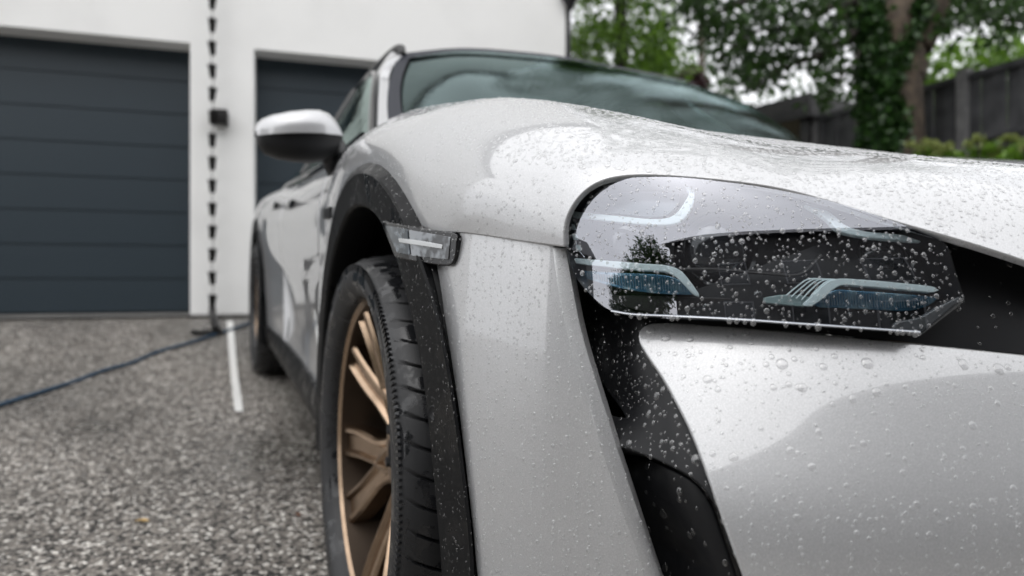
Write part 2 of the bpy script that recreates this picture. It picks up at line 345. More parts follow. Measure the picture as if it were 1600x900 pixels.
STRIP = Surf(f_nose([(.15, .05), (.22, .018), (.30, .004), (.40, 0), (.47, .001), (.54, .004), (.60, .009), (.66, .016), (.72, .024), (.80, .04)], .6), 0, 1.2, .15, .80)
LENSS = Surf(f_nose([(.60, .022), (.64, .023), (.68, .0265), (.72, .034), (.76, .047), (.80, .067), (.84, .099), (.88, .15)], .12), .2, 1.3, .60, .88)
HOLE_TRI = [(926, 575), (938, 590), (956, 617), (972, 638), (981, 655), (981, 655), (968, 654), (943, 648), (943, 648), (936, 618)]

jsh = lambda i: np.interp(i, [0, .6, 1.2, 2, 4, 8], [8.2, 7.75, 7.45, 7.2, 6.7, 6.2])
ii = np.linspace(.55, 8, 60)
fend = [(i, 0.0) for i in np.linspace(8, 0, 120)]+[(0.0, j) for j in np.linspace(.05, 8.2, 120)]+[(.2, 8.2), (.4, 8.2), (.52, 8.19)]+[(i, jsh(i)) for i in ii]+[(8, j) for j in np.linspace(6, .2, 40)]
fender = panel('front_fender', WING, fend, PAINT, car, .085, .085, lip=.0022, depth=.005)
hood = panel('bonnet', WING, [(0, j) for j in np.linspace(9.78, 8.22, 12)]+[(.2, 8.22), (.4, 8.22)]+[(i+.03, jsh(i)+.018) for i in ii[:-1]]+[(8, j) for j in np.linspace(6.3, 11.7, 30)]+[(i+.03, 18-jsh(i)-.018) for i in ii[-2::-1]]+[(.4, 9.78), (.2, 9.78)], PAINT, car, .09, .09, lip=.003, depth=.01)

# outer bumper strip beside the air curtain
E_STRIP = [(880, 387), (880, 387), (884, 415), (891, 455), (901, 505), (913, 550), (926, 592), (943, 645), (962, 706), (985, 775), (1007, 842), (1027, 900), (1052, 975), (1075, 1040)]
E_ARCH = [(772, 1040), (759, 975), (747, 900), (740, 830), (731, 750), (719, 650), (704, 550), (691, 470), (681, 415), (672, 378), (672, 378)]
sp_in = smooth([(864, 387), (864, 387), (868, 420), (874, 460), (884, 512), (896, 558), (909, 601), (926, 655), (945, 716), (968, 785), (992, 852), (1012, 910), (1037, 985), (1060, 1045)])
strip_px = np.vstack([smooth([(672, 357), (672, 357), (760, 369), (864, 385)]), sp_in[1:], smooth(E_ARCH)])
uv = STRIP.hit(strip_px); strip = panel('bumper_corner', STRIP, uv, PAINT, car, .012, .012, lip=.002, depth=.010)
# the bevel that turns into the air curtain
a3 = STRIP.p(STRIP.hit(sp_in)); b_uv = STRIP.hit(smooth(E_STRIP)); b3 = STRIP.p(b_uv)-STRIP.nrm(b_uv)*.006
def ribbon(name, rows, m, parent, sharp=50):
    """skin between polylines resampled to one count"""
    n = 80; R = []
    for r in rows:
        r = np.asarray(r); d = np.r_[0, np.cumsum(np.linalg.norm(np.diff(r, axis=0), axis=1))]; R.append(np.c_[[np.interp(np.linspace(0, d[-1], n), d, r[:, k]) for k in range(3)]].T)
    V = np.vstack(R); F = [(k*n+i, k*n+i+1, (k+1)*n+i+1, (k+1)*n+i) for k in range(len(R)-1) for i in range(n-1)]
    c = V[F[len(F)//2][0]]; fn = np.cross(V[F[0][1]]-V[F[0][0]], V[F[0][3]]-V[F[0][0]])
    if fn @ (CAMC-c) < 0: F = [f[::-1] for f in F]
    return mesh_obj(name, V, F, m, parent, None, True, sharp)
nb = STRIP.nrm(b_uv); nin = np.array([.75, .3, 0])
bevel = ribbon('corner_flange', [a3+STRIP.nrm(STRIP.hit(sp_in))*.0004, (a3[np.linspace(0, len(a3)-1, len(b3)).astype(int)]*.5+b3*.5)+nb*.0016, b3, b3+nin*.0012-nb*.003, b3-nb*.012], PAINT, strip)

# centre bumper
C_EDGE = [(1650, 562), (1600, 557), (1450, 541.5), (1300, 527), (1150, 514), (1060, 507.5), (1030, 507), (1012, 510), (1002, 519), (1002, 531), (1012, 550), (1040, 592), (1062, 632), (1082, 672), (1104, 728), (1124, 785), (1145, 845), (1165, 900), (1190, 980), (1205, 1040)]
cuv = BUMP.hit(smooth(C_EDGE)); zt, zb = cuv[0, 1], cuv[-1, 1]
cpoly = [tuple(q) for q in cuv]+[(2*T_MID-a, b_) for a, b_ in cuv[::-1]]
bumper = panel('front_bumper', BUMP, cpoly, PAINT, car, .012, .010, lip=.003, depth=.014)
# air curtain: black channel between the two painted pieces
CH_L = [(872, 400), (880, 430), (890, 480), (905, 545), (935, 640), (975, 765), (1020, 900), (1070, 1050)]
CH_R = [(1225, 1050), (1200, 980), (1172, 895), (1150, 835), (1130, 778), (1110, 722), (1088, 666), (1066, 624), (1044, 582), (1014, 540), (1006, 520), (1012, 512), (1035, 509)]
def curtain_off(u, v):
    a, b = np.interp(v, [.42, .60, .72], [.755, .68, .635]), np.interp(v, [.42, .60, .72], [.83, .76, .70]); k = np.clip((u-a)/(b-a), 0, 1); k = k*k*(3-2*k)
    return (-(.040+.055*np.clip((.62-v)/.2, 0, 1))+.034*np.clip((.590-v)/.065, 0, 1))*(1-k)-.011*k
CURT = BUMP.off(curtain_off)
up_px = np.vstack([smooth([(884, 426), (905, 447), (926, 470), (950, 490), (976, 497), (1040, 500)])[:], smooth([(1040, 510), (1018, 506), (1000, 516), (1004, 534), (1030, 572), (1052, 612), (1074, 656), (1096, 706), (1117, 762), (1136, 818), (1160, 890), (1160, 890)]),
    smooth([(1140, 850), (1128, 810), (1112, 775), (1085, 747), (1040, 722), (990, 702), (950, 688), (950, 688)]), smooth([(935, 680), (925, 650), (925, 650), (943, 648), (968, 654), (981, 655), (981, 655), (972, 638), (956, 617), (938, 590), (926, 575), (926, 575), (906, 572), (906, 572), (890, 520), (876, 470), (868, 430)])])
trim = panel('air_curtain_trim', CURT, CURT.hit(up_px), SATIN, car, .010, .010, lip=.002, depth=.02)
low_px = np.vstack([smooth([(912, 690), (990, 712), (1040, 733), (1085, 758), (1108, 790), (1126, 840), (1165, 960), (1185, 1040)]), [(1030, 1040), (975, 900)]])
LOWS = BUMP.off(lambda u, v: curtain_off(u, v)-.045)
duct = panel('air_curtain_duct', LOWS, LOWS.hit(low_px), SATIN, car, .014, .014, lip=.003, depth=.02)
BACKS = BUMP.off(-.15)
back_px = [(870, 395), (1045, 505), (1110, 640), (1240, 1045), (1040, 1045)]
mesh_obj('air_curtain_back', *trim_mesh(BACKS, BACKS.hit(smooth([q for q in back_px for _ in (0, 1)], closed=True)), .03, .03)[:2], DARK, car)

# black nose panel inside the headlight, across to the middle
NOSE = Surf(f_nose([(.56, .030), (.62, .044), (.66, .054), (.70, .066), (.74, .084), (.78, .118), (.84, .21)], 1.0), .2, 1.5, .56, .84)
nose_px = smooth([(1700, 565), (1600, 553), (1450, 538), (1300, 523), (1150, 510), (1040, 503), (1040, 503), (1040, 470), (1040, 470), (1420, 330), (1420, 330), (1480, 352), (1540, 374), (1600, 398), (1660, 420)])
nuv = NOSE.hit(nose_px); npoly = [tuple(q) for q in nuv]+[(2*T_MID-a, b_) for a, b_ in nuv[::-1]]
nose = panel('nose_panel', NOSE, npoly, SATIN, car, .02, .012)

# ---------------------------------------------------------------- headlight
H_OUT = [(884, 350), (886, 327), (893, 310), (908, 297), (930, 288), (965, 280), (1000, 277), (1060, 277), (1130, 284), (1200, 294), (1280, 310), (1340, 327), (1400, 347), (1440, 362), (1468, 373), (1480, 384), (1492, 420), (1501, 448), (1507, 465), (1507, 465),
         (1440, 522), (1440, 522), (1400, 518), (1300, 511), (1200, 505), (1100, 500), (1020, 496.5), (978, 493), (950, 483), (925, 463), (905, 441), (893, 420), (887, 400), (884, 375)]
hpx = smooth(H_OUT, 6, True); huv = LENSS.hit(hpx)
head = empty('headlight', parent=car)
lens = panel('lens', LENSS, huv, LENS, head, .010, .008)
def shell(name, depth, m, grow=0.0):
    """lamp bowl: side walls behind the outline, closed by an inner back"""
    S0 = LENSS.off(-.002); S1 = LENSS.off(-depth); p0 = S0.p(huv); p1 = S1.p(huv); V1, F1, N1 = trim_mesh(S1, huv, .02, .016); n = len(p0)
    V = np.vstack([p0, p1, V1]); F = [(i, (i+1) % n, n+(i+1) % n, n+i) for i in range(n)]+[tuple(k+2*n for k in f) for f in F1]
    return mesh_obj(name, V, F, m, head, None, True, 40)
shell('housing', .075, HOUSING)
def flat(name, px, d, m, thick=.004, parent=None, corners=True, step=4, lip=.0012):
    S = LENSS.off(-d); q = S.hit(smooth(px, step, True)); return panel(name, S, q, m, parent or head, .012, .010, lip=lip, depth=thick)
def bar(name, px, d, m, r=.003, flatk=.7, parent=None):
    S = LENSS.off(-d) if not callable(d) else LENSS.off(d); q = S.p(S.hit(smooth(px, 6))); b = MB(); b.tube(q, r, 8, True, flatk); return b.build(name, m, parent or head, True, 60)
dd = lambda *p: [q for q in p]
# four light guides
flat('light_guide', [(893, 331), (893, 331), (960, 338), (1035, 343), (1055, 336), (1070, 318), (1078, 300), (1072, 292), (1072, 292), (1082, 297), (1083, 312), (1076, 330), (1062, 345), (1048, 349), (1030, 350), (960, 345), (893, 337), (893, 337)], .016, WHITEBAR)
flat('light_guide', [(1238, 305), (1238, 305), (1270, 318), (1300, 335), (1318, 351), (1345, 361), (1400, 367), (1466, 372), (1466, 372), (1466, 377), (1466, 377), (1400, 373), (1342, 367), (1310, 358), (1292, 341), (1266, 323), (1236, 309), (1236, 309)], .016, WHITEBAR)
flat('light_guide', [(888, 404), (888, 404), (940, 408), (1000, 413), (1045, 417), (1062, 424), (1075, 438), (1092, 462), (1092, 462), (1086, 460), (1066, 440), (1055, 430), (1042, 424), (1000, 421), (940, 415), (890, 409), (890, 409)], .016, WHITEBAR)
flat('light_guide', [(1256, 477), (1256, 477), (1276, 458), (1296, 441), (1312, 437), (1340, 438), (1400, 443), (1460, 450), (1466, 453), (1466, 453), (1460, 455), (1400, 450), (1340, 445), (1316, 444), (1304, 449), (1284, 466), (1268, 477), (1268, 477)], .014, WHITEBAR)
for k in range(5):                                      # stepped ribs of the inner lower guide
    x = 1228+k*8; bar('guide_rib', [(x, 462+k*2.2), (x+18, 447+k*.9), (x+34, 436.5+k*.5), (x+60, 436+k*.3)], .019, WHITEBAR, .0009)
flat('guide_base', [(1196, 466), (1196, 466), (1232, 462), (1268, 468), (1256, 478), (1256, 478), (1196, 472), (1196, 472)], .022, mat('lamp_teal_grey', (.30, .40, .40), .3))
# blue reflector modules
def module(px, d):
    o = flat('reflector', px, d, BLUELENS)
    S = LENSS.off(-d+.0015); P = np.array(px); lo, hi = P.min(0), P.max(0); b = MB(); pl = smooth(px, 5, True)
    for x in np.arange(lo[0]+10, hi[0]-6, 4.2):
        ys = [y for y in np.arange(lo[1], hi[1], 1.0) if inside(pl, np.array([[x, y]]))[0]]
        if len(ys) > 8: b.tube(S.p(S.hit([(x, ys[2]), (x+1.5, ys[-3])])), .0006, 5)
    b.build('ribbing', mat('ribbed_glass', (.22, .33, .40), .15, .3, .5) if 'ribbed_glass' not in MATS else MATS['ribbed_glass'], o)
    return o
module([(903, 424), (903, 424), (960, 427), (1045, 433), (1062, 440), (1082, 459), (1082, 459), (1040, 458), (985, 452), (945, 443), (915, 433)], .030)
module([(1276, 476), (1290, 463), (1305, 455), (1340, 456), (1400, 460), (1464, 466), (1464, 466), (1450, 476), (1420, 484), (1380, 483), (1320, 480)], .030)
# light module seen through the top corner, projectors, inner panels
flat('upper_module', [(905, 326), (905, 326), (925, 307), (950, 298), (1000, 295), (1062, 296), (1062, 296), (1058, 318), (1042, 335), (1030, 338), (960, 333)], .030, mat('dark_blue_lens', (.05, .075, .10), .25, .2, .6))
def projector(px, py, r, d):
    S = LENSS.off(-d); uv = S.hit([(px, py)]); c = S.p(uv)[0]; n = np.array([-.35, -.92, .12]); n /= np.linalg.norm(n); Q = Vector(n).to_track_quat('Z', 'Y').to_matrix(); Q = np.array(Q)
    b = MB(); b.lathe([(r*1.16, -.02), (r*1.16, .004), (r*1.10, .008), (r, .006), (r*.98, 0)], 40); V = np.array(b.V) @ Q.T+c; mesh_obj('projector_ring', V, b.F, GLOSSB, head, None, True, 35)
    b = MB(); b.lathe([(r*math.sin(a), r*.55*math.cos(a)-.004) for a in np.linspace(.02, 1.55, 10)], 40); V = np.array(b.V) @ Q.T+c; mesh_obj('projector_lens', V, [f[::-1] for f in b.F], mat('projector_glass', (.02, .022, .025), .03, 0, 1) if 'projector_glass' not in MATS else MATS['projector_glass'], head, None, True)
projector(1122, 392, .036, .048); projector(985, 378, .026, .045); projector(1380, 405, .026, .045)
flat('inner_panel', [(1085, 466), (1085, 466), (1200, 470), (1300, 484), (1440, 497), (1440, 497), (1440, 508), (1440, 508), (1000, 484), (940, 462), (940, 462)], .038, GREYIN)
bar('inner_rail', [(1050, 421), (1120, 421), (1190, 427), (1248, 429), (1262, 420), (1272, 410), (1283, 398)], .028, GREYIN, .0022)
bar('inner_rail', [(898, 350), (899, 372), (905, 392), (914, 402)], .022, CHROME, .0011)
for q in ((893, 353), (897, 369), (902, 386)):
    flat('marker_led', [(q[0]-3, q[1]-3), (q[0]-3, q[1]-3), (q[0]+3, q[1]-2), (q[0]+3, q[1]-2), (q[0]+5, q[1]+5), (q[0]+5, q[1]+5), (q[0]-1, q[1]+5), (q[0]-1, q[1]+5)], .014, WHITEBAR, .002, step=3, lip=.0005)
# bright lower rim of the lens
bar('lens_rim', [(955, 486), (985, 491), (1050, 494), (1150, 499), (1250, 506), (1350, 513), (1436, 519)], -.0005, CHROME, .0020)
flat('rim_corner', [(1440, 521), (1440, 521), (1400, 517), (1400, 508), (1440, 497), (1470, 480), (1503, 464), (1503, 464), (1506, 467), (1475, 494)], .004, mat('smoked_rim', (.16, .165, .17), .25, .4), .003)
# ---------------------------------------------------------------- wheel arch cladding
SIDE = Spl([-.93, -.80, -.70, -.62, -.55, -.42, -.25, 0, .3, .65], [-.2, -.74, -.84, -.895, -.926, -.956, -.975, -.985, -.982, -.97])
D2 = lambda pr: Spl([q[0] for q in pr], [q[1] for q in pr])
R_OUT = D2([(-20, .535), (-9, .524), (-3, .506), (10, .488), (20, .487), (29, .493), (37, .505), (46, .517), (57, .524), (70, .526), (85, .522), (100, .520), (115, .527), (130, .540), (146, .546), (165, .560), (200, .585)])
R_CR = D2([(-20, .530), (-8, .520), (0, .514), (10, .504), (20, .503), (28, .507), (36, .511), (46, .513), (60, .515), (70, .513), (80, .507), (92, .497), (107, .484), (120, .474), (135, .468), (165, .470), (200, .48)])
R_IN = D2([(-20, .452), (-9, .444), (-3, .434), (5, .421), (15, .416), (24, .420), (33, .427), (46, .436), (56, .446), (67, .452), (82, .449), (95, .444), (110, .433), (124, .428), (150, .425), (200, .43)])
def clad_rows(ycen=0, sgn=1, sidef=SIDE, zc=.36):
    rows = []; TH = np.linspace(-16, 196, 150)
    for off, rr, dr in ((-.030, R_OUT, .004), (-.011, R_OUT, .003), (-.006, R_OUT, 0), (.006, R_CR, .004), (.008, R_CR, 0), (.007, R_CR, -.005), (.003, R_IN, .004), (-.001, R_IN, 0), (-.008, R_IN, -.002), (-.075, R_IN, .004)):
        r = rr(TH)+dr; y = -r*np.cos(np.radians(TH)); z = zc+r*np.sin(np.radians(TH)); x = np.array([float(sidef(np.clip(a, -.93, .65))) for a in y])-off; rows.append(np.c_[x, ycen+sgn*y, z])
    return rows
def grid_mesh(name, rows, m, parent, sharp=28, flip=False):
    n = len(rows[0]); V = np.vstack(rows); F = [(k*n+i, k*n+i+1, (k+1)*n+i+1, (k+1)*n+i) for k in range(len(rows)-1) for i in range(n-1)]
    if flip: F = [f[::-1] for f in F]
    return mesh_obj(name, V, F, m, parent, None, True, sharp)
clad = grid_mesh('arch_cladding', clad_rows(), CLAD, car)
plug = on_x(681, 645, -.957); b = MB(); b.lathe([(.0005, 0), (.0085, 0), (.010, .0012), (.0105, 0)], 20)
Q = np.array(Vector((-.93, -.36, 0)).to_track_quat('Z', 'Y').to_matrix()); mesh_obj('cladding_plug', np.array(b.V) @ Q.T+plug+np.array([-.004, -.0015, 0]), b.F, SATIN, clad)
def liner(yc, zc=.36, xo=-.905):
    b = MB(); th = np.radians(np.linspace(-25, 205, 48)); V, F = [], []
    for x, r in ((xo, .447), (xo+.03, .462), (-.62, .465), (-.60, .44), (-.60, .02)):
        V += [(x, yc-r*math.cos(a), zc+r*math.sin(a)) for a in th]
    n = len(th); F = [(k*n+i, (k+1)*n+i, (k+1)*n+i+1, k*n+i+1) for k in range(4) for i in range(n-1)]; b.add(V, F); return b.build('wheel_liner', DARK, car)
liner(0)

# ---------------------------------------------------------------- wheels
WR, RIM, NG = .38, .300, 58
def make_wheel():
    wh = empty('wheel', parent=car)
    prof = [(.295, -.10), (.296, .118), (.303, .127), (.322, .141), (.342, .141), (.355, .137), (.363, .130), (.3705, .118), (.3755, .098), (.3785, .075), (.380, .052), (.374, .050), (.374, .040), (.380, .038), (.3805, .004), (.374, .002), (.374, -.008), (.3805, -.010), (.380, -.045), (.374, -.047), (.374, -.057), (.379, -.06), (.372, -.105), (.345, -.125), (.31, -.12)]
    cols = [0, .36, .72, .80, .845, .90, .945]; V, F = [], []; m = len(prof)
    for g in range(NG):
        for ci, c in enumerate(cols):
            for r, x in prof:
                tread = .362 < r and x < .128; deep = ci in (4, 5) and tread and x > .052; u = (.131-x)/.078
                a = 2*math.pi*(g+c)/NG+(.085*max(0, u)**.7 if tread or x > .05 and r > .36 else 0)
                if deep: r -= .009*min(1, max(.12, u*2.0))
                V.append((-x, r*math.cos(a), r*math.sin(a)))
    n = NG*len(cols)
    for k in range(n):
        for j in range(m-1): F.append((k*m+j, k*m+j+1, ((k+1) % n)*m+j+1, ((k+1) % n)*m+j))
    mesh_obj('tyre', V, F, RUBBER, wh, None, True, 40)
    ty = [o for o in wh.children if o.name.startswith('tyre')][-1]
    b = MB()                                            # serrated ring on the shoulder
    for k in range(230):
        a = 2*math.pi*k/230; M = np.array([[1, 0, 0], [0, math.cos(a), -math.sin(a)], [0, math.sin(a), math.cos(a)]]); b.box(M @ np.array([-.1385, .349, 0]), (.003, .020, .004), M)
    b.build('shoulder_ribs', RUBBER, ty, False)
    b = MB(); b.lathe([(.296, -.098), (RIM+.001, -.105), (RIM+.001, -.109), (RIM-.006, -.110), (.289, -.104), (.284, -.098), (.2835, -.097), (.287, -.093), (.288, .10), (.296, .10)], 96, 'x'); b.build('rim', BRONZE, wh, True, 30); b = MB(); b.lathe([(.283, -.104), (.279, -.06), (.271, .05), (.284, .10)], 72, 'x'); b.build('barrel', BARREL, wh)
    def arm(path, wd, name='spoke'):
        """ribbed spoke along a path of (radius, angle)"""
        P = [np.array([0, r*math.cos(a), r*math.sin(a)]) for r, a in path]; P = smooth(P, .012); k = len(P); V, F = [], []; T = np.gradient(P, axis=0)
        cs = [(-1.0, -.040), (-1.0, -.004), (-.86, .002), (-.62, .0035), (-.44, -.006), (.44, -.006), (.62, .0035), (.86, .002), (1.0, -.004), (1.0, -.040)]
        for i in range(k):
            t = T[i]/np.linalg.norm(T[i]); s_ = np.array([0, -t[2], t[1]]); rr = np.linalg.norm(P[i]); x0 = -.038-.058*np.clip((rr-.06)/.22, 0, 1)**.9; wdt = np.interp(i/(k-1), [0, .35, 1], wd)
            for a, h in cs: V.append(P[i]+s_*a*wdt+np.array([x0-h, 0, 0]))
        n = len(cs); F = [(i*n+j, i*n+j+1, (i+1)*n+j+1, (i+1)*n+j) for i in range(k-1) for j in range(n-1)]+[tuple(range(n)), tuple(range(k*n-1, (k-1)*n-1, -1))]
        return mesh_obj(name, V, F, BRONZE, wh, None, True, 32)
    for k in range(5):
        c = R_(47.5+72*k)
        for s_ in (-1, 1): arm([(.060, c+s_*.02), (.105, c+s_*.10), (.155, c+s_*.20), (.22, c+s_*.255), (.290, c+s_*.26)], [.044, .029, .036])
    b = MB(); b.lathe([(.001, -.054), (.034, -.054), (.038, -.050), (.070, -.053), (.080, -.046), (.082, -.01)], 40, 'x'); b.build('hub', BRONZE, wh)
    b = MB(); b.lathe([(.001, -.0585), (.030, -.0585), (.0335, -.055), (.0335, -.05)], 32, 'x'); b.build('centre_cap', GLOSSB, wh)
    for k in range(5):
        a = R_(40+72*k); b = MB(); b.lathe([(.001, -.058), (.010, -.058), (.0115, -.05), (.0115, -.03)], 6, 'x', c=(0, .056*math.cos(a), .056*math.sin(a))); b.build('wheel_bolt', DARK, wh)
    b = MB(); b.lathe([(.05, .005), (.19, .005), (.205, .005), (.205, .035), (.05, .035)], 64, 'x'); b.build('brake_disc', mat('brake_steel', (.16, .155, .15), .35, .8), wh)
    b = MB(); 
    for a in np.linspace(R_(150), R_(215), 8): b.box((.01, .165*math.cos(a), .165*math.sin(a)), (.09, .075, .05), np.array([[1, 0, 0], [0, math.cos(a), -math.sin(a)], [0, math.sin(a), math.cos(a)]]), .008)
    b.build('brake_caliper', mat('caliper_black', (.02, .02, .02), .3, 0, .5), wh)
    return wh
def copy_tree(o, parent=None):
    c = o.copy(); COL.objects.link(c); c.parent = parent
    for ch in list(o.children): copy_tree(ch, c)
    return c
wheel = make_wheel(); wheel.location = (-.852, 0, .34); wheel.rotation_euler = (0, R_(1.2), 0)
w2 = copy_tree(wheel, car); w2.location = (-.850, 2.9, .38); w2.rotation_euler = (R_(25), R_(1), 0)
w3 = copy_tree(wheel, car); w3.location = (.845, 0, .34); w3.rotation_euler = (0, R_(-1.2), math.pi)
w4 = copy_tree(wheel, car); w4.location = (.850, 2.9, .38); w4.rotation_euler = (0, R_(-1), math.pi)

# ---------------------------------------------------------------- side marker lamp
MKO = Spl([-.75, -.6, -.45, -.40, -.36, -.32, -.28, -.1], [-.013, -.013, -.0115, -.003, .007, .013, .016, .017])
def f_mk(u, v): return np.c_[SIDE(u)-MKO(u), u, v]
MK = Surf(f_mk, -.70, -.15, .64, .82, sgn=-1); mk_px = [(596, 347), (596, 347), (630, 354), (670, 361), (706, 366), (712, 370), (712, 380), (709, 404), (704, 412), (694, 413), (650, 407), (617, 400), (617, 400), (606, 372)]
mkuv = MK.hit(smooth(mk_px, 4, True)); marker = panel('side_marker_lamp', MK, mkuv, GLOSSB, car, .01, .01, lip=.002, depth=.014)
def mflat(name, px, d, m): S = Surf(lambda u, v: f_mk(u, v)-np.array([d-.006, 0, 0]), -.70, -.15, .64, .82, sgn=-1); q = S.hit(smooth(px, 3, True)); return panel(name, S, q, m, marker, .008, .008, lip=.0008, depth=.002)
mflat('reflector', [(602, 353), (602, 353), (636, 359), (636, 359), (640, 398), (640, 398), (620, 394), (620, 394)], .0072, mat('marker_grey', (.03, .045, .06), .08, .4, .8, noise=(70, (.16, .19, .22), .5, .62, 2)))
mflat('reflector', [(639, 360), (639, 360), (703, 371), (703, 371), (700, 405), (700, 405), (643, 399), (643, 399)], .0072, mat('marker_silver', (.02, .022, .025), .06, .4, .8, noise=(55, (.20, .215, .23), .44, .60, 2)))
mflat('light_bar', [(622, 373), (622, 373), (650, 376), (690, 383), (690, 383), (690, 388), (690, 388), (650, 382), (624, 378), (624, 378)], .0084, mat('marker_white', (.55, .57, .58), .2, .2, .6))

# ---------------------------------------------------------------- doors, haunches, sill
ZK = [.18, .26, .34, .46, .62, .78, .90, .97, 1.01, 1.05]
YK = [.45, .61, 1.1, 1.9, 2.4, 2.9, 3.4, 3.8, 3.98]
XK = [[-.90, -.945, -.955, -.955, -.962, -.966, -.950, -.915, -.875, -.80],
      [-.90, -.945, -.945, -.938, -.950, -.962, -.946, -.908, -.868, -.80],
      [-.90, -.940, -.925, -.912, -.930, -.952, -.940, -.903, -.860, -.79],
      [-.90, -.940, -.930, -.925, -.938, -.955, -.945, -.912, -.868, -.79],
      [-.90, -.945, -.955, -.960, -.962, -.970, -.965, -.940, -.900, -.82],
      [-.90, -.950, -.970, -.985, -.988, -.988, -.982, -.962, -.930, -.86],
      [-.88, -.940, -.960, -.970, -.975, -.972, -.960, -.935, -.90, -.83],
      [-.82, -.87, -.89, -.905, -.915, -.910, -.89, -.86, -.82, -.75],
      [-.74, -.78, -.80, -.815, -.825, -.82, -.80, -.77, -.72, -.65]]
_by, _bz, XK = Spl(YK, np.eye(9)), Spl(ZK, np.eye(10)), np.array(XK)
def f_side(u, v): return np.c_[np.einsum('nr,ns,rs->n', _by(u), _bz(v), XK), u, v]
BODY = Surf(f_side, .45, 3.98, .18, 1.05, sgn=-1)
BELT = Spl([.6, 1.1, 1.7, 2.3, 2.9, 3.4, 3.98], [1.035, 1.012, 1.018, 1.04, 1.04, 1.02, .97])
belt = lambda a, b, n=20: [(y, float(BELT(y))) for y in np.linspace(a, b, n)]
arch2 = lambda a0, a1, r=.505, n=30: [(2.9+r*math.cos(R_(a)), .38+r*math.sin(R_(a))) for a in np.linspace(a0, a1, n)]
frear = panel('fender_tail_section', BODY, [(.47, .30), (.60, .30)]+[(.60, z) for z in np.linspace(.36, 1.0, 14)]+[(.55, 1.0), (.50, .96), (.48, .8)], PAINT, car, .06, .05, lip=.002, depth=.01)
fdoor = panel('front_door', BODY, [(y, .30) for y in np.linspace(.612, 1.74, 12)]+[(1.74+.03*math.sin(z*3), z) for z in np.linspace(.36, .98, 14)]+belt(1.74, .612), PAINT, car, .06, .05, lip=.002, depth=.012)
rdoor = panel('rear_door', BODY, [(y, .30) for y in np.linspace(1.752, 2.36, 8)]+arch2(188, 128)+[(2.60, .85), (2.62, .95)]+belt(2.60, 1.752), PAINT, car, .05, .05, lip=.002, depth=.012)
quarter = panel('rear_quarter', BODY, arch2(126, -8)+[(y, .30) for y in np.linspace(3.42, 3.96, 8)]+[(3.965, .6), (3.96, .9)]+belt(3.96, 2.64)+[(2.632, .95), (2.612, .85)], PAINT, car, .05, .05, lip=.002, depth=.012)
sill = panel('sill_cladding', Surf(lambda u, v: f_side(u, v)+BODY.nrm(np.c_[u, v])*.012, .45, 3.98, .18, 1.05, sgn=-1), [(y, .20) for y in np.linspace(.50, 2.42, 20)]+[(2.40, .30)]+[(y, .325) for y in np.linspace(2.38, .52, 20)], CLAD, car, .06, .03, lip=.006, depth=.03)
rclad = grid_mesh('arch_cladding', clad_rows(2.9, 1, lambda a: -.982, .38), CLAD, car); liner(2.9, .38)
vent = on_x(513, 333, -.969); b = MB(); b.box(vent, (.012, .10, .026), None, .005); b.build('fender_vent', SATIN, frear)
for o, (px, py, x) in ((fdoor, (450, 320, -.955)), (rdoor, (425, 322, -.962))):
    p = on_x(px, py, x); b = MB(); b.box((float(f_side(np.array([p[1]]), np.array([p[2]]))[0, 0])-.004, p[1], p[2]), (.012, .20, .028), None, .005); b.build('door_handle', GLOSSB, o)
def lathe_grid(name, rows, m, parent, flip=False, sharp=40):
    R = [smooth(r, .05) if len(r) < 12 else np.array(r) for r in rows]; n = 40; Q = []
    for r in R:
        d = np.r_[0, np.cumsum(np.linalg.norm(np.diff(r, axis=0), axis=1))]; Q.append(np.c_[[np.interp(np.linspace(0, d[-1], n), d, r[:, k]) for k in range(3)]].T)
    S = Spl(np.arange(len(Q)), np.array(Q).reshape(len(Q), -1)) if len(Q) > 2 else None
    Q2 = [S(t).reshape(n, 3) for t in np.linspace(0, len(Q)-1, 7*(len(Q)-1)+1)] if S else Q
    return grid_mesh(name, Q2, m, parent, sharp, flip)
# windscreen, roof and pillars
PX = lambda px, py, x: tuple(float(q) for q in on_x(px, py, x))
wb = [PX(605, 208, -.775), (-.60, .50, 1.04), (-.30, .40, 1.03), (0, .37, 1.025), (.30, .40, 1.03), (.62, .48, 1.075), (.80, .60, 1.125)]
wm = [PX(606, 140, -.695), (-.52, .74, 1.265), (-.27, .69, 1.272), (0, .675, 1.276), (.27, .69, 1.272), (.53, .74, 1.285), (.725, .845, 1.318)]
wt = [PX(622, 88, -.607), (-.42, 1.06, 1.437), (-.22, 1.03, 1.446), (0, 1.02, 1.450), (.22, 1.03, 1.446), (.43, 1.06, 1.45), (.615, 1.125, 1.462)]
wind = lathe_grid('windscreen', [wb, wm, wt], CARGLASS, car, True)
fr = np.array(wt); r1 = [(x*1.0, y+.02, z+.004) for x, y, z in wt]; r2 = [(x*.98, 1.6, z+.03) for x, y, z in wt]; r3 = [(x*.96, 2.3, z-.00) for x, y, z in wt]; r4 = [(x*.93, 3.0, z-.10) for x, y, z in wt]
roof = lathe_grid('roof', [r1, r2, r3, r4], GLOSSB, car, True)
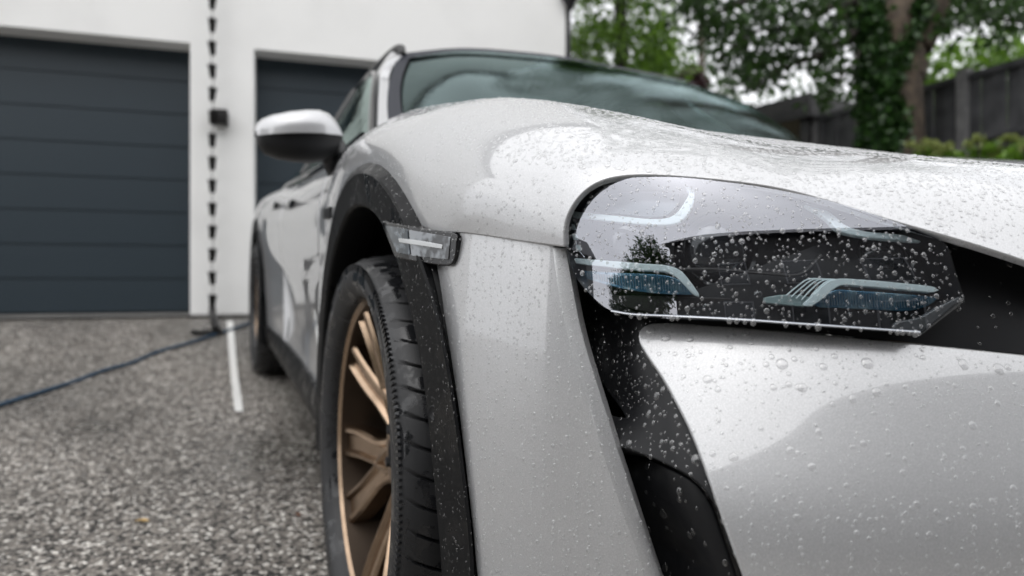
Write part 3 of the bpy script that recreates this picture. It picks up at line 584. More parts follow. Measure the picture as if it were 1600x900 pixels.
# black printed border along the glass edges
def band(name, A, B, m, parent, off=.003, flip=False):
    return grid_mesh(name, [np.array(A)+np.array([0, -off, off]), np.array(B)+np.array([0, -off, off])], m, parent, 40, flip)
FRIT = mat('black_glass_border', (.030, .033, .042), .6, 0, 0, .1, .2)
def along(r, s):
    q = smooth(r, .02); d = np.r_[0, np.cumsum(np.linalg.norm(np.diff(q, axis=0), axis=1))]; return np.array([np.interp(s, d, q[:, k]) for k in range(3)])
t_ = np.linspace(0, 1, 24); side_c = Spl([0, 1, 2], np.array([wb[0], wm[0], wt[0]])); in_c = Spl([0, 1, 2], np.array([along(r, .052) for r in (wb, wm, wt)]))
band('screen_border', side_c(t_*2), in_c(t_*2), FRIT, wind, .007); 
bd = bpy.data.objects['screen_border']; mirror(bd, wind)
A_ = smooth(wt, .05); W3 = Spl([0, 1, 2], np.array([np.array(r).ravel() for r in (wb, wm, wt)])); B_ = smooth(W3(1.80).reshape(-1, 3), .05); C_ = smooth(W3(1.90).reshape(-1, 3), .05); k = min(map(len, (A_, B_, C_))); rs = lambda q: q[np.linspace(0, len(q)-1, k).astype(int)]+np.array([0, -.006, .008]); grid_mesh('screen_border', [rs(A_), rs(C_), rs(B_)], FRIT, wind, 40)
# grey A pillar and roof rail, from bonnet corner to the tail
pil_o = [PX(582, 222, -.82), PX(583, 190, -.785), PX(585, 150, -.735), PX(590, 112, -.68), PX(603, 90, -.638), (-.61, 1.5, 1.44), (-.60, 2.0, 1.44), (-.60, 2.45, 1.385), (-.62, 2.9, 1.27), (-.68, 3.4, 1.13)]
pil_i = [PX(606, 212, -.785), PX(606.5, 180, -.748), PX(607, 142, -.70), PX(612, 106, -.645), PX(628, 86, -.605), (-.57, 1.5, 1.463), (-.56, 2.0, 1.46), (-.56, 2.45, 1.405), (-.57, 2.9, 1.295), (-.60, 3.4, 1.16)]
po, pi_ = smooth(pil_o, .06), smooth(pil_i, .06); k = min(len(po), len(pi_)); po, pi_ = po[np.linspace(0, len(po)-1, k).astype(int)], pi_[np.linspace(0, len(pi_)-1, k).astype(int)]
mid = (po+pi_)/2+np.array([-.010, -.012, .012]); pil = grid_mesh('roof_pillar', [po+np.array([.02, .03, -.02]), po, mid, pi_, pi_+np.array([.004, .02, -.02])], PAINT, car, 50)
b = MB(); rp = smooth([(-.60, 1.14, 1.415), (-.592, 1.18, 1.448), (-.588, 1.30, 1.476), (-.58, 1.9, 1.486), (-.575, 2.4, 1.44), (-.58, 2.7, 1.37)], .05); b.tube(rp, .013, 10, True, 1.3); rail = b.build('roof_rail', SATIN, car)
# side windows
bl = [(-.848, .60, 1.036), (-.868, 1.1, 1.012), (-.872, 1.7, 1.02), (-.86, 2.3, 1.045), (-.83, 2.9, 1.06), (-.76, 3.38, 1.10)]
ct = [PX(580, 222, -.835), PX(581.5, 170, -.775), PX(585, 122, -.705), (-.635, 1.5, 1.425), (-.628, 2.0, 1.425), (-.628, 2.42, 1.372), (-.66, 2.9, 1.255), (-.72, 3.36, 1.12)]
win = lathe_grid('side_window', [bl, ct], SIDEGLASS, car, True)
b = MB(); b.tube(smooth(ct, .05), .009, 6); b.tube(smooth(bl, .05), .010, 6); b.tube([(-.862, 1.72, 1.03), (-.63, 1.80, 1.42)], .022, 6); b.build('window_frame', GLOSSB, win)
shelf = [(-.735, .64, 1.04), (-.86, .60, 1.035), (-.87, 1.2, 1.0), (-.86, 2.3, 1.03)]
# cabin seen dimly through the glass: dash, seats, floor pan
b = MB(); b.box((0, .92, .93), (1.45, .42, .16), None, .05); b.build('dashboard', DARK, car)
b = MB(); b.box((0, 2.0, .52), (1.6, 2.9, .06)); b.box((0, 1.9, .24), (1.72, 2.1, .10)); b.box((0, .30, .72), (1.1, .9, .3)); b.build('floor_pan', DARK, car)
for sx in (-.38, .38):
    b = MB(); b.box((sx, 1.55, .72), (.5, .5, .16), None, .05); b.box((sx, 1.85, 1.0), (.48, .14, .62), None, .06); b.box((sx, 1.88, 1.34), (.26, .10, .16), None, .04); b.build('seat', mat('dark_leather', (.02, .02, .022), .5) if sx < 0 else MATS['dark_leather'], car)
b = MB(); b.lathe([(.175+.014*math.cos(a), .014*math.sin(a)) for a in np.linspace(0, 2*math.pi, 9)[:-1]], 32, 'y', c=(0, 0, 0), closed=True); b.box((0, 0, 0), (.30, .03, .05), None, .01)
o = b.build('steering_wheel', MATS['dark_leather'], car); o.location = (-.38, 1.16, 1.02); o.rotation_euler = (R_(-25), 0, 0)
# tail
tl = [[(x, y, z) for x, y, z in zip((-.80, -.5, 0, .5, .80), (3.96, 4.01, 4.03, 4.01, 3.96), [zz]*5)] for zz in (.24, .5, .75, .97)]; tl.append([(-.72, 3.75, 1.05), (-.4, 3.78, 1.07), (0, 3.8, 1.075), (.4, 3.78, 1.07), (.72, 3.75, 1.05)]); tl.append([(-.62, 3.4, 1.14), (-.35, 3.4, 1.17), (0, 3.4, 1.18), (.35, 3.4, 1.17), (.62, 3.4, 1.14)])
tail = lathe_grid('tail_panel', tl, PAINT, car, False)
lathe_grid('rear_screen', [tl[-1], [(x*.93, 3.0, z-.10) for x, y, z in wt][::1]], CARGLASS, car, False)
# haunch deck between the belt line and the glass
deck = grid_mesh('belt_shoulder', [np.array([np.r_[f_side(np.array([y]), np.array([float(BELT(y))]))[0]] for y in np.linspace(.6, 3.7, 40)]), np.array([[float(np.interp(y, [.6, 1.1, 2.3, 2.9, 3.4, 3.7], [-.80, -.84, -.83, -.80, -.72, -.66])), y, float(BELT(y))+.012+.05*max(0, (y-2.6))] for y in np.linspace(.6, 3.7, 40)])], PAINT, car, 60)

# ---------------------------------------------------------------- door mirror
mir = empty('door_mirror', parent=car)
def loft_x(name, pts, m, depth, y0=.57, up=1, flat_back=.75):
    """solid from an outline given as (px, top py, bottom py) in the plane of the mirror"""
    V, F = [], []; n = 20; S = len(pts)
    for px, t, bt in pts:
        a, c = on_y(px, t, y0), on_y(px, bt, y0); zc, h = (c[2], a[2]-c[2]) if up > 0 else (a[2], c[2]-a[2]); dk = depth(px)
        for k in range(n):
            th = math.pi*k/(n-1); cs, sn = math.cos(th), math.sin(th); q = abs(cs)**.7*np.sign(cs)*(1 if up > 0 else -1); r = abs(sn)**.7
            if up < 0: q = q*.92
            V.append((a[0], y0+(-dk*q if q > 0 else -dk*flat_back*q), zc+h*r))
    F = [(i*n+k, i*n+(k+1) % n, (i+1)*n+(k+1) % n, (i+1)*n+k) for i in range(S-1) for k in range(n)]+[tuple(range(n))[::-1], tuple((S-1)*n+k for k in range(n))]
    return mesh_obj(name, V, F, m, mir, None, True, 45)
mdep = lambda px: .085*max(.12, 1-((px-470)/74)**2)**.5
loft_x('mirror_cap', up=1, pts=[(397.5, 203, 211), (400, 194, 214), (408, 187, 215), (425, 181, 215), (450, 176.5, 215), (475, 174, 215), (495, 174, 215), (510, 179, 216), (520, 188, 216), (527, 200, 216), (531, 211, 217)], m=PAINT, depth=mdep)
loft_x('mirror_base', up=-1, pts=[(401, 212, 222), (405, 212, 232), (414, 213, 241), (435, 213, 249), (460, 213, 253), (485, 214, 255), (502, 214, 253), (515, 214, 249), (525, 214, 241), (531, 215, 230)], m=SATIN, depth=lambda px: mdep(px)*.97)
b = MB(); p0, p1 = on_y(521, 228, .59), on_y(526, 262, .64); b.tube(smooth([p0, (p0+p1)/2+np.array([.0, .0, -.005]), p1+np.array([.03, .02, -.01])], .01), [.030, .034, .036, .036, .034, .034, .036, .04][:len(smooth([p0, (p0+p1)/2, p1+np.array([.03, .02, -.01])], .01))] if False else .032, 12, True, 1.5); b.build('mirror_arm', SATIN, mir)

# ---------------------------------------------------------------- the car's other side
for o in (fender, strip, clad, trim, duct, frear, fdoor, rdoor, quarter, sill, rclad, pil, rail, win, deck):
    mirror(o, car)
for grp in (head, mir):
    g2 = empty(grp.name, parent=car)
    for ch in list(grp.children): mirror(ch, g2)
# ---------------------------------------------------------------- ground
WD = math.cos(R_(17))*RGT+math.sin(R_(17))*FWD; WN = np.array([-WD[1], WD[0], 0]); W0 = CAM+5.69*(FWD+(392-800)/F_PX*RGT); W0[2] = 0
sstep = lambda a, b, x: np.clip((x-a)/(b-a), 0, 1)**2*(3-2*np.clip((x-a)/(b-a), 0, 1))
def ground_z(x, y):
    x, y = np.asarray(x, float), np.asarray(y, float); d = (x-W0[0])*WN[0]+(y-W0[1])*WN[1]           # metres beyond the garage front
    yy = np.clip(y, -3, 3.0); z = -.04+.0623*yy
    k = sstep(-2.1, -.25, d); z = z*(1-k)+.395*k
    return z+.50*sstep(2.6, 4.2, (x-CAM[0])*RGT[0]+(y-CAM[1])*RGT[1])*sstep(1.5, 4, y)
def on_ground(px, py, lift=0.0):
    d = FWD+(px-800)/F_PX*RGT+(HOR-py)/F_PX*np.array([0, 0, 1.]); lo, hi = .3, 40.0
    for t in np.linspace(.3, 40, 800):
        p = CAM+d*t
        if p[2] < ground_z(p[0], p[1]): hi = t; break
        lo = t
    for _ in range(40):
        m = (lo+hi)/2; p = CAM+d*m
        if p[2] < ground_z(p[0], p[1]): hi = m
        else: lo = m
    p = CAM+d*hi; return np.array([p[0], p[1], float(ground_z(p[0], p[1]))+lift])
gx = np.unique(np.r_[np.linspace(-400, -12, 12), np.linspace(-12, 12, 97), np.linspace(12, 400, 12)]); gy = np.unique(np.r_[np.linspace(-400, -10, 12), np.linspace(-10, 14, 97), np.linspace(14, 400, 12)])
GX, GY = np.meshgrid(gx, gy, indexing='ij'); V = np.c_[GX.ravel(), GY.ravel(), ground_z(GX, GY).ravel()]; n = len(gy)
F = [(i*n+j, (i+1)*n+j, (i+1)*n+j+1, i*n+j+1) for i in range(len(gx)-1) for j in range(n-1)]
def chip_mat(name, dark, mid, light, scale, bumpd):
    m = bpy.data.materials.new(name); m.use_nodes = True; nt = m.node_tree; N = nt.nodes.new; L = nt.links.new; b = nt.nodes['Principled BSDF']
    tc = N('ShaderNodeTexCoord'); v = N('ShaderNodeTexVoronoi'); v.inputs['Scale'].default_value = scale; v.inputs['Randomness'].default_value = 1; L(tc.outputs['Object'], v.inputs['Vector'])
    r = N('ShaderNodeValToRGB'); e = r.color_ramp.elements; e[0].position = .22; e[0].color = (*dark, 1); e[1].position = 1; e[1].color = (*light, 1); a = e.new(.42); a.color = (*mid, 1); a = e.new(.80); a.color = tuple(x*1.5 for x in mid)+(1,)
    sp_ = N('ShaderNodeSeparateColor'); L(v.outputs['Color'], sp_.inputs[0]); L(sp_.outputs[0], r.inputs[0])
    n1 = N('ShaderNodeTexNoise'); n1.inputs['Scale'].default_value = 1.1; n1.inputs['Detail'].default_value = 6; L(tc.outputs['Object'], n1.inputs[0])
    mr = N('ShaderNodeMapRange'); mr.inputs['From Min'].default_value = .3; mr.inputs['From Max'].default_value = .7; mr.inputs['To Min'].default_value = .62; mr.inputs['To Max'].default_value = 1.22; L(n1.outputs[0], mr.inputs[0])
    s = N('ShaderNodeVectorMath'); s.operation = 'SCALE'; L(r.outputs[0], s.inputs[0]); L(mr.outputs[0], s.inputs['Scale'])
    ed = N('ShaderNodeTexVoronoi'); ed.feature = 'DISTANCE_TO_EDGE'; ed.inputs['Scale'].default_value = scale; L(tc.outputs['Object'], ed.inputs['Vector'])
    g = N('ShaderNodeMapRange'); g.inputs['From Max'].default_value = .10; g.inputs['To Min'].default_value = .45; L(ed.outputs['Distance'], g.inputs[0])
    s2 = N('ShaderNodeVectorMath'); s2.operation = 'SCALE'; L(s.outputs[0], s2.inputs[0]); L(g.outputs[0], s2.inputs['Scale']); L(s2.outputs[0], b.inputs['Base Color'])
    u = N('ShaderNodeBump'); u.inputs['Strength'].default_value = .8; u.inputs['Distance'].default_value = bumpd; ad = N('ShaderNodeMath'); ad.operation = 'MULTIPLY'; L(g.outputs[0], ad.inputs[0]); L(sp_.outputs[1], ad.inputs[1]); L(ad.outputs[0], u.inputs['Height']); L(u.outputs[0], b.inputs['Normal'])
    rq = N('ShaderNodeMapRange'); rq.inputs['From Min'].default_value = .35; rq.inputs['From Max'].default_value = .6; rq.inputs['To Min'].default_value = .22; rq.inputs['To Max'].default_value = .55; L(n1.outputs[0], rq.inputs[0]); L(rq.outputs[0], b.inputs['Roughness'])
    b.inputs['Roughness'].default_value = .42; b.inputs['Specular IOR Level'].default_value = .5; MATS[name] = m; return m
GRAVEL = chip_mat('wet_bound_chippings', (.020, .018, .016), (.185, .168, .148), (.86, .83, .77), 112, .006)
grd = mesh_obj('ground', V, F, GRAVEL); tag(grd, 'speckled grey bound-chippings driveway climbing to the garage', None, None, 'structure')

# ---------------------------------------------------------------- garage
RENDER = mat('white_render', (.86, .86, .845), .85, noise=(1.6, (.78, .78, .765), .45, .8, 8), bump=(220, .25, .002))
DOORM = mat('anthracite_door', (.021, .034, .045), .45, noise=(240, (.017, .029, .039), .4, .6, 2), bump=(300, .18, .0008))
CONC = chip_mat('pale_threshold', (.12, .115, .11), (.20, .195, .185), (.38, .37, .35), 160, .002)
def wp(s_, d, z): return W0+WD*s_+WN*d+np.array([0, 0, z])
WM = np.array([WD, WN, (0, 0, 1.)]).T
class WB(MB):
    def wbox(s, s0, s1, d0, d1, z0, z1, bev=0.0): return s.box(wp((s0+s1)/2, (d0+d1)/2, (z0+z1)/2), (s1-s0, d1-d0, z1-z0), WM, bev)
garage = tag(empty('garage', wp(0, 0, .39)), 'white rendered double garage with anthracite sectional doors', 'garage')
def gpart(b, name, m, parent=None, **k):
    o = b.build(name, m, parent or garage, **k); return o
def unparent_shift(o): o.matrix_parent_inverse = o.parent.matrix_world.inverted()
bpy.context.view_layer.update()
ZL, ZT, ZB, SR = 2.605, 6.8, .40, 2.80
D1 = (-3.0, -.462); D2_ = (.025, 2.30)
b = WB()
b.wbox(-6.0, D1[0], 0, .32, ZB, ZL); b.wbox(D1[1], D2_[0], 0, .32, ZB, ZL); b.wbox(D2_[1], SR, 0, .32, ZB, ZL); b.wbox(-6.0, SR, 0, .32, ZL, ZT)
b.wbox(SR-.32, SR, .32, 6.0, ZB, ZT); b.wbox(-6.0, -5.68, .32, 6.0, ZB, ZT); b.wbox(-5.68, SR-.32, 5.7, 6.0, ZB, ZT)
def add_g(b, name, m, parent=None, **k):
    o = b.build(name, m, None, **k); p = parent or garage; o.parent = p; o.matrix_parent_inverse = p.matrix_world.inverted(); return o
wall = add_g(b, 'wall', RENDER, sharp=30)
b = WB(); b.wbox(-6.0, D1[0], -.002, .30, .20, ZB-.002); b.wbox(D1[1]+.01, D2_[0]-.01, .012, .30, .20, ZB-.002); b.wbox(D2_[1], SR-.01, .012, .30, .20, ZB-.002); add_g(b, 'plinth', mat('dark_plinth', (.05, .05, .048), .8))
b = WB(); b.wbox(-6.2, SR+.25, -.25, 6.2, ZT, ZT+.14, .01); add_g(b, 'roof', mat('dark_roof', (.05, .05, .055), .7))
for (a, c) in (D1, D2_):
    dr = empty('garage_door', wp((a+c)/2, .24, ZB)); dr.parent = garage; dr.matrix_parent_inverse = garage.matrix_world.inverted(); bpy.context.view_layer.update()
    h = (ZL+.02-.42)/8; me0 = None
    for k in range(8):
        b = WB(); W_, H_ = c-a+.06, h
        prof = [(0, .0), (0, .0)]
        prof = [(.03, .003), (0, .003), (0, h-.012), (.014, h-.012), (.014, h+.003)]
        V = [wp(sx, .235+d*.6, .42+k*h+z) for sx in (a-.03, c+.03) for d, z in prof]; n = len(prof)
        b.add(V, [(j, j+1, n+j+1, n+j) for j in range(n-1)]); add_g(b, 'panel', DOORM, dr, smooth_=False)
    b = WB(); b.wbox(a-.03, c+.03, .25, .29, .405, .425); add_g(b, 'door_seal', DARK, dr)
    b = WB(); b.wbox(a-.03, c+.03, .29, .31, .41, ZL+.1); add_g(b, 'door_backing', DARK, dr)
# threshold strip before the doors
b = WB(); V = []; ss = np.linspace(-6, 2.7, 30)
for s_ in ss:
    for d in (-.36, -.20, -.05, .235):
        p = wp(s_, d, 0); V.append((p[0], p[1], max(.40, float(ground_z(p[0], p[1]))) + .008))
th = mesh_obj('threshold_strip', V, [(i*4+j, (i+1)*4+j, (i+1)*4+j+1, i*4+j+1) for i in range(29) for j in range(3)], CONC); tag(th, 'pale paved strip along the foot of the garage doors', None, None, 'structure')
# black downpipe and hopper on the right-hand corner
dp = tag(empty('downpipe', wp(SR+.035, -.03, .4)), 'black downpipe with round hopper on the right corner of the garage', 'downpipe'); bpy.context.view_layer.update()
def child(b, name, m, parent, **k):
    o = b.build(name, m, None, **k); o.parent = parent; o.matrix_parent_inverse = parent.matrix_world.inverted(); return o
GUT = mat('black_gutter', (.012, .012, .014), .35)
b = WB(); b.tube([wp(SR+.035, .03, .42), wp(SR+.035, .03, 3.3)], .030, 12); child(b, 'pipe', GUT, dp)
b = WB(); b.lathe([(.03, -.12), (.06, -.05), (.085, .0), (.085, .14), (.07, .14)], 20, 'z', wp(SR+.03, -.04, 3.36)); child(b, 'hopper', GUT, dp)
b = WB(); b.wbox(SR-.02, SR+.09, -.02, .08, 2.2, 2.24); b.wbox(SR-.02, SR+.09, -.02, .08, 1.0, 1.04); child(b, 'bracket', GUT, dp)
# rain chain
RC = lambda z: wp(-.280, -.13, z)
chain = tag(empty('rain_chain', RC(.5)), 'black rain chain of small cups hanging down the white pillar', 'rain chain'); bpy.context.view_layer.update()
IRON = mat('black_iron', (.012, .011, .011), .45, .4)
cup0 = None; pitch_ = 35/F_PX*5.62
for k in range(17):
    z = .50+.012+pitch_*k; c = RC(z)
    if cup0 is None:
        b = MB(); b.lathe([(.012, -.052), (.018, -.052), (.021, -.046), (.030, .040), (.036, .050), (.034, .053), (.028, .046), (.017, -.044), (.010, -.046)], 18); cup0 = b.build('cup', IRON, None); o = cup0
        b = MB(); b.tube([(0, 0, .052), (0, 0, pitch_-.052)], .0035, 6); b.tube([(0, 0, -.05), (0, 0, .055)], .004, 6); ln = b.build('link', IRON, cup0)
    else:
        o = cup0.copy(); COL.objects.link(o); l2 = ln.copy(); COL.objects.link(l2); l2.parent = o
    o.location = c; o.parent = chain; o.matrix_parent_inverse = chain.matrix_world.inverted(); o.rotation_euler = (R_(rng.uniform(-4, 4)), R_(rng.uniform(-4, 4)), 0)
g0 = on_ground(338, 521)
gul = tag(empty('drain_gully', g0), 'small black drain gully under the rain chain', 'drain'); bpy.context.view_layer.update()
b = MB(); b.tube(smooth([RC(.455), RC(.43)+np.array([0, -.02, 0]), (RC(.40)*.4+g0*.6)+np.array([0, 0, .04]), g0+np.array([.0, 0, .02])], .01), .028, 10); child(b, 'spout', IRON, gul)
b = MB()
for k in range(5): b.box(g0+np.array([-.06+(k-2)*.035, .02, .012]), (.018, .16, .02), None, .003)
b.box(g0+np.array([-.06, .10, .010]), (.20, .02, .02)); b.box(g0+np.array([-.06, -.06, .010]), (.20, .02, .02)); child(b, 'grate', IRON, gul)
lp = wp(-.228, 0, 2.0); lampo = tag(empty('wall_lamp', lp), 'black box wall lamp on the white pillar beside the rain chain', 'lamp'); bpy.context.view_layer.update()
b = WB(); b.wbox(-.262, -.194, -.012, 0, 1.95, 2.05, .004); child(b, 'back_plate', IRON, lampo)
b = WB(); b.wbox(-.290, -.168, -.13, -.012, 1.935, 2.06, .012); child(b, 'body', IRON, lampo)
b = WB(); b.lathe([(.001, 0), (.035, 0), (.035, .006)], 20, 'z', wp(-.229, -.07, 1.932)); child(b, 'glass', mat('lamp_glass', (.3, .3, .28), .1), lampo)

# ---------------------------------------------------------------- things lying on the drive
hp = [on_ground(*q) for q in ((-60, 662), (0, 637), (60, 617), (120, 598), (165, 581), (205, 570), (250, 552), (300, 537), (345, 522), (372, 514), (395, 505), (430, 490))]
hp = np.array([p+np.array([rng.normal(0, .004), rng.normal(0, .004), .011]) for p in hp]); b = MB(); b.tube(smooth(hp, .02), .0105, 8)
tag(b.build('garden_hose', mat('blue_hose', (.018, .050, .090), .45, noise=(60, (.03, .07, .12), .4, .6))), 'thin blue hose lying across the driveway', 'hose')
A, B_ = [on_ground(*q, .004) for q in ((354, 503), (364, 503))], [on_ground(*q, .004) for q in ((380, 645), (367, 645))]
L_ = []; 
for t in np.linspace(0, 1, 14):
    for e, f in ((A[0], B_[1]), (A[1], B_[0])):
        p = e*(1-t)+f*t; L_.append((p[0], p[1], float(ground_z(p[0], p[1]))+.006))
ln_ = mesh_obj('painted_line', L_, [(2*i, 2*i+1, 2*i+3, 2*i+2) for i in range(13)], mat('white_line_paint', (.74, .74, .72), .6, noise=(40, (.60, .60, .57), .5, .7))); tag(ln_, 'short white line marked on the driveway towards the pillar', None, None, 'structure')
def leaf(px, py, size, col, rot, label, lift=.006):
    c = on_ground(px, py, lift); m = mat('fallen_leaf_'+str(len(MATS)), col, .6); P = [(0, -1, 0), (.35, -.5, .12), (.45, 0, .2), (.3, .55, .1), (0, 1, .05), (-.3, .55, .16), (-.45, 0, .25), (-.35, -.5, .1), (0, 0, 0)]
    ca, sa = math.cos(rot), math.sin(rot); V = [(c[0]+size*(x*ca-y*sa), c[1]+size*(x*sa+y*ca), c[2]+size*z) for x, y, z in P]
    V2 = V+[(x, y, z-.0012) for x, y, z in V]; F = [(i, (i+1) % 8, 8) for i in range(8)]; F += [(9+(i+1) % 8, 9+i, 17) for i in range(8)]+[(i, 9+i, 9+(i+1) % 8, (i+1) % 8) for i in range(8)]
    tag(mesh_obj('fallen_leaf', V2, F, m, None, None, False), label, 'leaf', 'fallen leaves on the drive')
leaf(222, 817, .020, (.42, .27, .08), 1.2, 'yellow fallen leaf lying mid-driveway, nearest the camera')
leaf(465, 807, .014, (.16, .07, .04), .4, 'dark brown leaf lying close to the car')
leaf(205, 491.5, .035, (.36, .16, .05), .9, 'orange leaf at the foot of the left door, further from the pillar', .022)
leaf(263, 489.5, .04, (.36, .19, .06), 2.1, 'orange leaf at the foot of the left door, nearer the pillar', .022)

# ---------------------------------------------------------------- trees and planting
def at(px, py, Z): return CAM+Z*(FWD+(px-800)/F_PX*RGT+(HOR-py)/F_PX*np.array([0, 0, 1.]))
def leaf_mat(name, a, b_, trans=.35):
    m = bpy.data.materials.new(name); m.use_nodes = True; nt = m.node_tree; N = nt.nodes.new; L = nt.links.new; nt.nodes.clear()
    o = N('ShaderNodeOutputMaterial'); mx = N('ShaderNodeMixShader'); p = N('ShaderNodeBsdfPrincipled'); t = N('ShaderNodeBsdfTranslucent'); g = N('ShaderNodeNewGeometry'); r = N('ShaderNodeMix'); r.data_type = 'RGBA'
    r.inputs[6].default_value = (*a, 1); r.inputs[7].default_value = (*b_, 1); L(g.outputs['Random Per Island'], r.inputs[0]); L(r.outputs[2], p.inputs['Base Color']); L(r.outputs[2], t.inputs[0]); p.inputs['Roughness'].default_value = .38
    mx.inputs[0].default_value = trans; L(p.outputs[0], mx.inputs[1]); L(t.outputs[0], mx.inputs[2]); L(mx.outputs[0], o.inputs[0]); MATS[name] = m; return m
def leaves(centres, size, per, spread, droop=0.0, aspect=.55, seed=1):
    """leaf blades (two faces, folded) scattered round clump centres"""
    g = np.random.default_rng(seed); C = np.repeat(np.asarray(centres), per, 0); n = len(C); P = C+g.normal(0, 1, (n, 3))*np.asarray(spread)
    d = g.normal(0, 1, (n, 3)); d[:, 2] -= droop; d /= np.linalg.norm(d, axis=1, keepdims=True); r = g.normal(0, 1, (n, 3)); s = np.cross(d, r); s /= np.linalg.norm(s, axis=1, keepdims=True); nn = np.cross(d, s)
    L = size*g.uniform(.6, 1.35, (n, 1)); Wd = L*aspect*.5
    a, e = P, P+d*L; m1 = P+d*L*.45+s*Wd+nn*L*.08; m2 = P+d*L*.45-s*Wd+nn*L*.08
    V = np.stack([a, m1, e, m2], 1).reshape(-1, 3); F = np.arange(n)[:, None]*4; F = np.vstack([F+np.array([0, 1, 2]), F+np.array([0, 2, 3])]); return V, F
def fast_mesh(name, V, F, m, parent=None):
    me = bpy.data.meshes.new(name); F = np.asarray(F); me.vertices.add(len(V)); me.vertices.foreach_set('co', np.asarray(V, np.float32).ravel()); k = F.shape[1]; me.loops.add(F.size); me.loops.foreach_set('vertex_index', F.ravel().astype(np.int32))
    me.polygons.add(len(F)); me.polygons.foreach_set('loop_start', (np.arange(len(F))*k).astype(np.int32)); me.polygons.foreach_set('loop_total', np.full(len(F), k, np.int32)); me.update(calc_edges=True); me.materials.append(m)
    o = bpy.data.objects.new(name, me); COL.objects.link(o)
    if parent: o.parent = parent; o.matrix_parent_inverse = parent.matrix_world.inverted()
    return o
def blob(c, rad, n, seed, shell=.55):
    g = np.random.default_rng(seed); d = g.normal(0, 1, (n, 3)); d /= np.linalg.norm(d, axis=1, keepdims=True); return np.asarray(c)+d*np.asarray(rad)*(g.uniform(shell, 1, (n, 1)))
BARK = mat('brown_bark', (.062, .046, .033), .8, noise=(9, (.12, .09, .062), .42, .62), bump=(26, .8, .03))
DARKBARK = mat('dark_bark', (.030, .025, .020), .85, bump=(30, .7, .02))
G_BRIGHT = leaf_mat('bright_leaves', (.06, .13, .012), (.20, .36, .04)); G_DARK = leaf_mat('dark_leaves', (.012, .030, .008), (.05, .11, .02), .4); G_MID = leaf_mat('mid_leaves', (.018, .045, .010), (.06, .125, .022))
G_IVY = leaf_mat('ivy_leaves', (.012, .040, .010), (.045, .11, .022), .2); G_PALE = leaf_mat('pale_green_heads', (.20, .26, .06), (.36, .40, .14), .3); G_MAROON = leaf_mat('maroon_leaves', (.045, .016, .020), (.10, .040, .045), .2)
def place(name, base, label, cat, group=None):
    e = tag(empty(name, base), label, cat, group); bpy.context.view_layer.update(); return e
def gz(p): return np.array([p[0], p[1], float(ground_z(p[0], p[1]))])
# conifer beside the garage
cb = gz(at(968, 440, 9.3)); t1 = place('conifer', cb, 'dense bright green conifer rising just right of the garage wall', 'tree')
b = MB(); b.tube([cb, cb+np.array([.05, 0, 2.5]), cb+np.array([.02, .1, 6.2])], [.16, .12, .03], 10); child(b, 'trunk', DARKBARK, t1)
g = np.random.default_rng(5); cc = []
for k in range(330):
    z = g.uniform(.5, 6.4); r = 1.02*(1-(z/7.2)**2.2)*g.uniform(.55, 1.05); a = g.uniform(0, 6.28); cc.append(cb+np.array([r*math.cos(a)*.92, r*math.sin(a), z]))
V, F = leaves(cc, .13, 48, (.10, .10, .12), .2, .30, 3); fast_mesh('crown', V, F, G_BRIGHT, t1)
# the big ivy-clad tree
tb = gz(at(1388, 440, 6.6)); t2 = place('ivy_clad_tree', tb, 'large forked tree with an ivy-wrapped trunk before the dark fence', 'tree')
T = lambda px, py, Z=6.6: at(px, py, Z)
b = MB(); fork = T(1392, 70)
b.tube(smooth([tb-np.array([0, 0, .1]), T(1392, 300), T(1390, 200), T(1388, 130), fork, T(1368, 20, 6.6), T(1352, -60, 6.65), T(1330, -200, 6.7), T(1290, -420, 6.8)], .15), [.30]*5+[.28]*3+[.26]*3+[.22]*3+[.17]*40 if False else .29, 20)
child(b, 'trunk', BARK, t2)
b = MB(); P = smooth([T(1398, 120), T(1412, 70), T(1440, 20, 6.55), T(1462, -40, 6.5), T(1500, -180, 6.4), T(1530, -420, 6.2)], .15); b.tube(P, np.linspace(.27, .14, len(P)), 14); child(b, 'limb', BARK, t2)
b = MB()
for pts, r0 in (([(1352, 35), (1310, 70), (1265, 92), (1225, 105), (1190, 128), (1165, 140)], .045), ([(1352, 0), (1300, 10), (1240, 40), (1180, 50), (1120, 95)], .04), ([(1345, -60), (1280, -40), (1200, -10), (1120, 20), (1080, 60)], .05), ([(1470, -30), (1520, 0), (1570, 30), (1620, 40)], .04), ([(1352, 60), (1335, 95), (1315, 120), (1292, 150)], .022)):
    P = smooth([T(x, y, 6.5-.5*i/len(pts)) for i, (x, y) in enumerate(pts)], .08); b.tube(P, np.linspace(r0, .008, len(P)), 7)
child(b, 'branch', DARKBARK, t2)
cl = []
g = np.random.default_rng(11)
clumps = [(1085, 20, 26), (1120, 30, 30), (1160, 8, 34), (1140, 70, 24), (1195, 35, 34), (1180, 75, 18), (1230, 10, 36), (1260, 45, 34), (1295, 15, 36), (1300, 65, 26), (1240, 80, 22), (1215, 105, 20), (1190, 120, 18), (1165, 130, 14), (1150, 110, 14), (1310, 115, 16), (1295, 140, 13), (1275, 100, 16), (1110, 60, 14), (1075, -5, 30), (1330, 140, 9),
          (1500, 10, 26), (1530, 0, 30), (1570, 18, 28), (1600, 5, 30), (1560, 50, 14), (1490, 40, 16)]
for x, y, r in clumps:
    for _ in range(int(r*.47)):
        a = g.uniform(0, 6.28); q = r*math.sqrt(g.uniform(0, 1))*1.15; cl.append(T(x+q*math.cos(a), y+q*math.sin(a)*.7, g.uniform(5.9, 6.9)))
for k in range(520): cl.append(T(g.uniform(880, 1750), g.uniform(-760, -120), g.uniform(5.8, 9.0)))
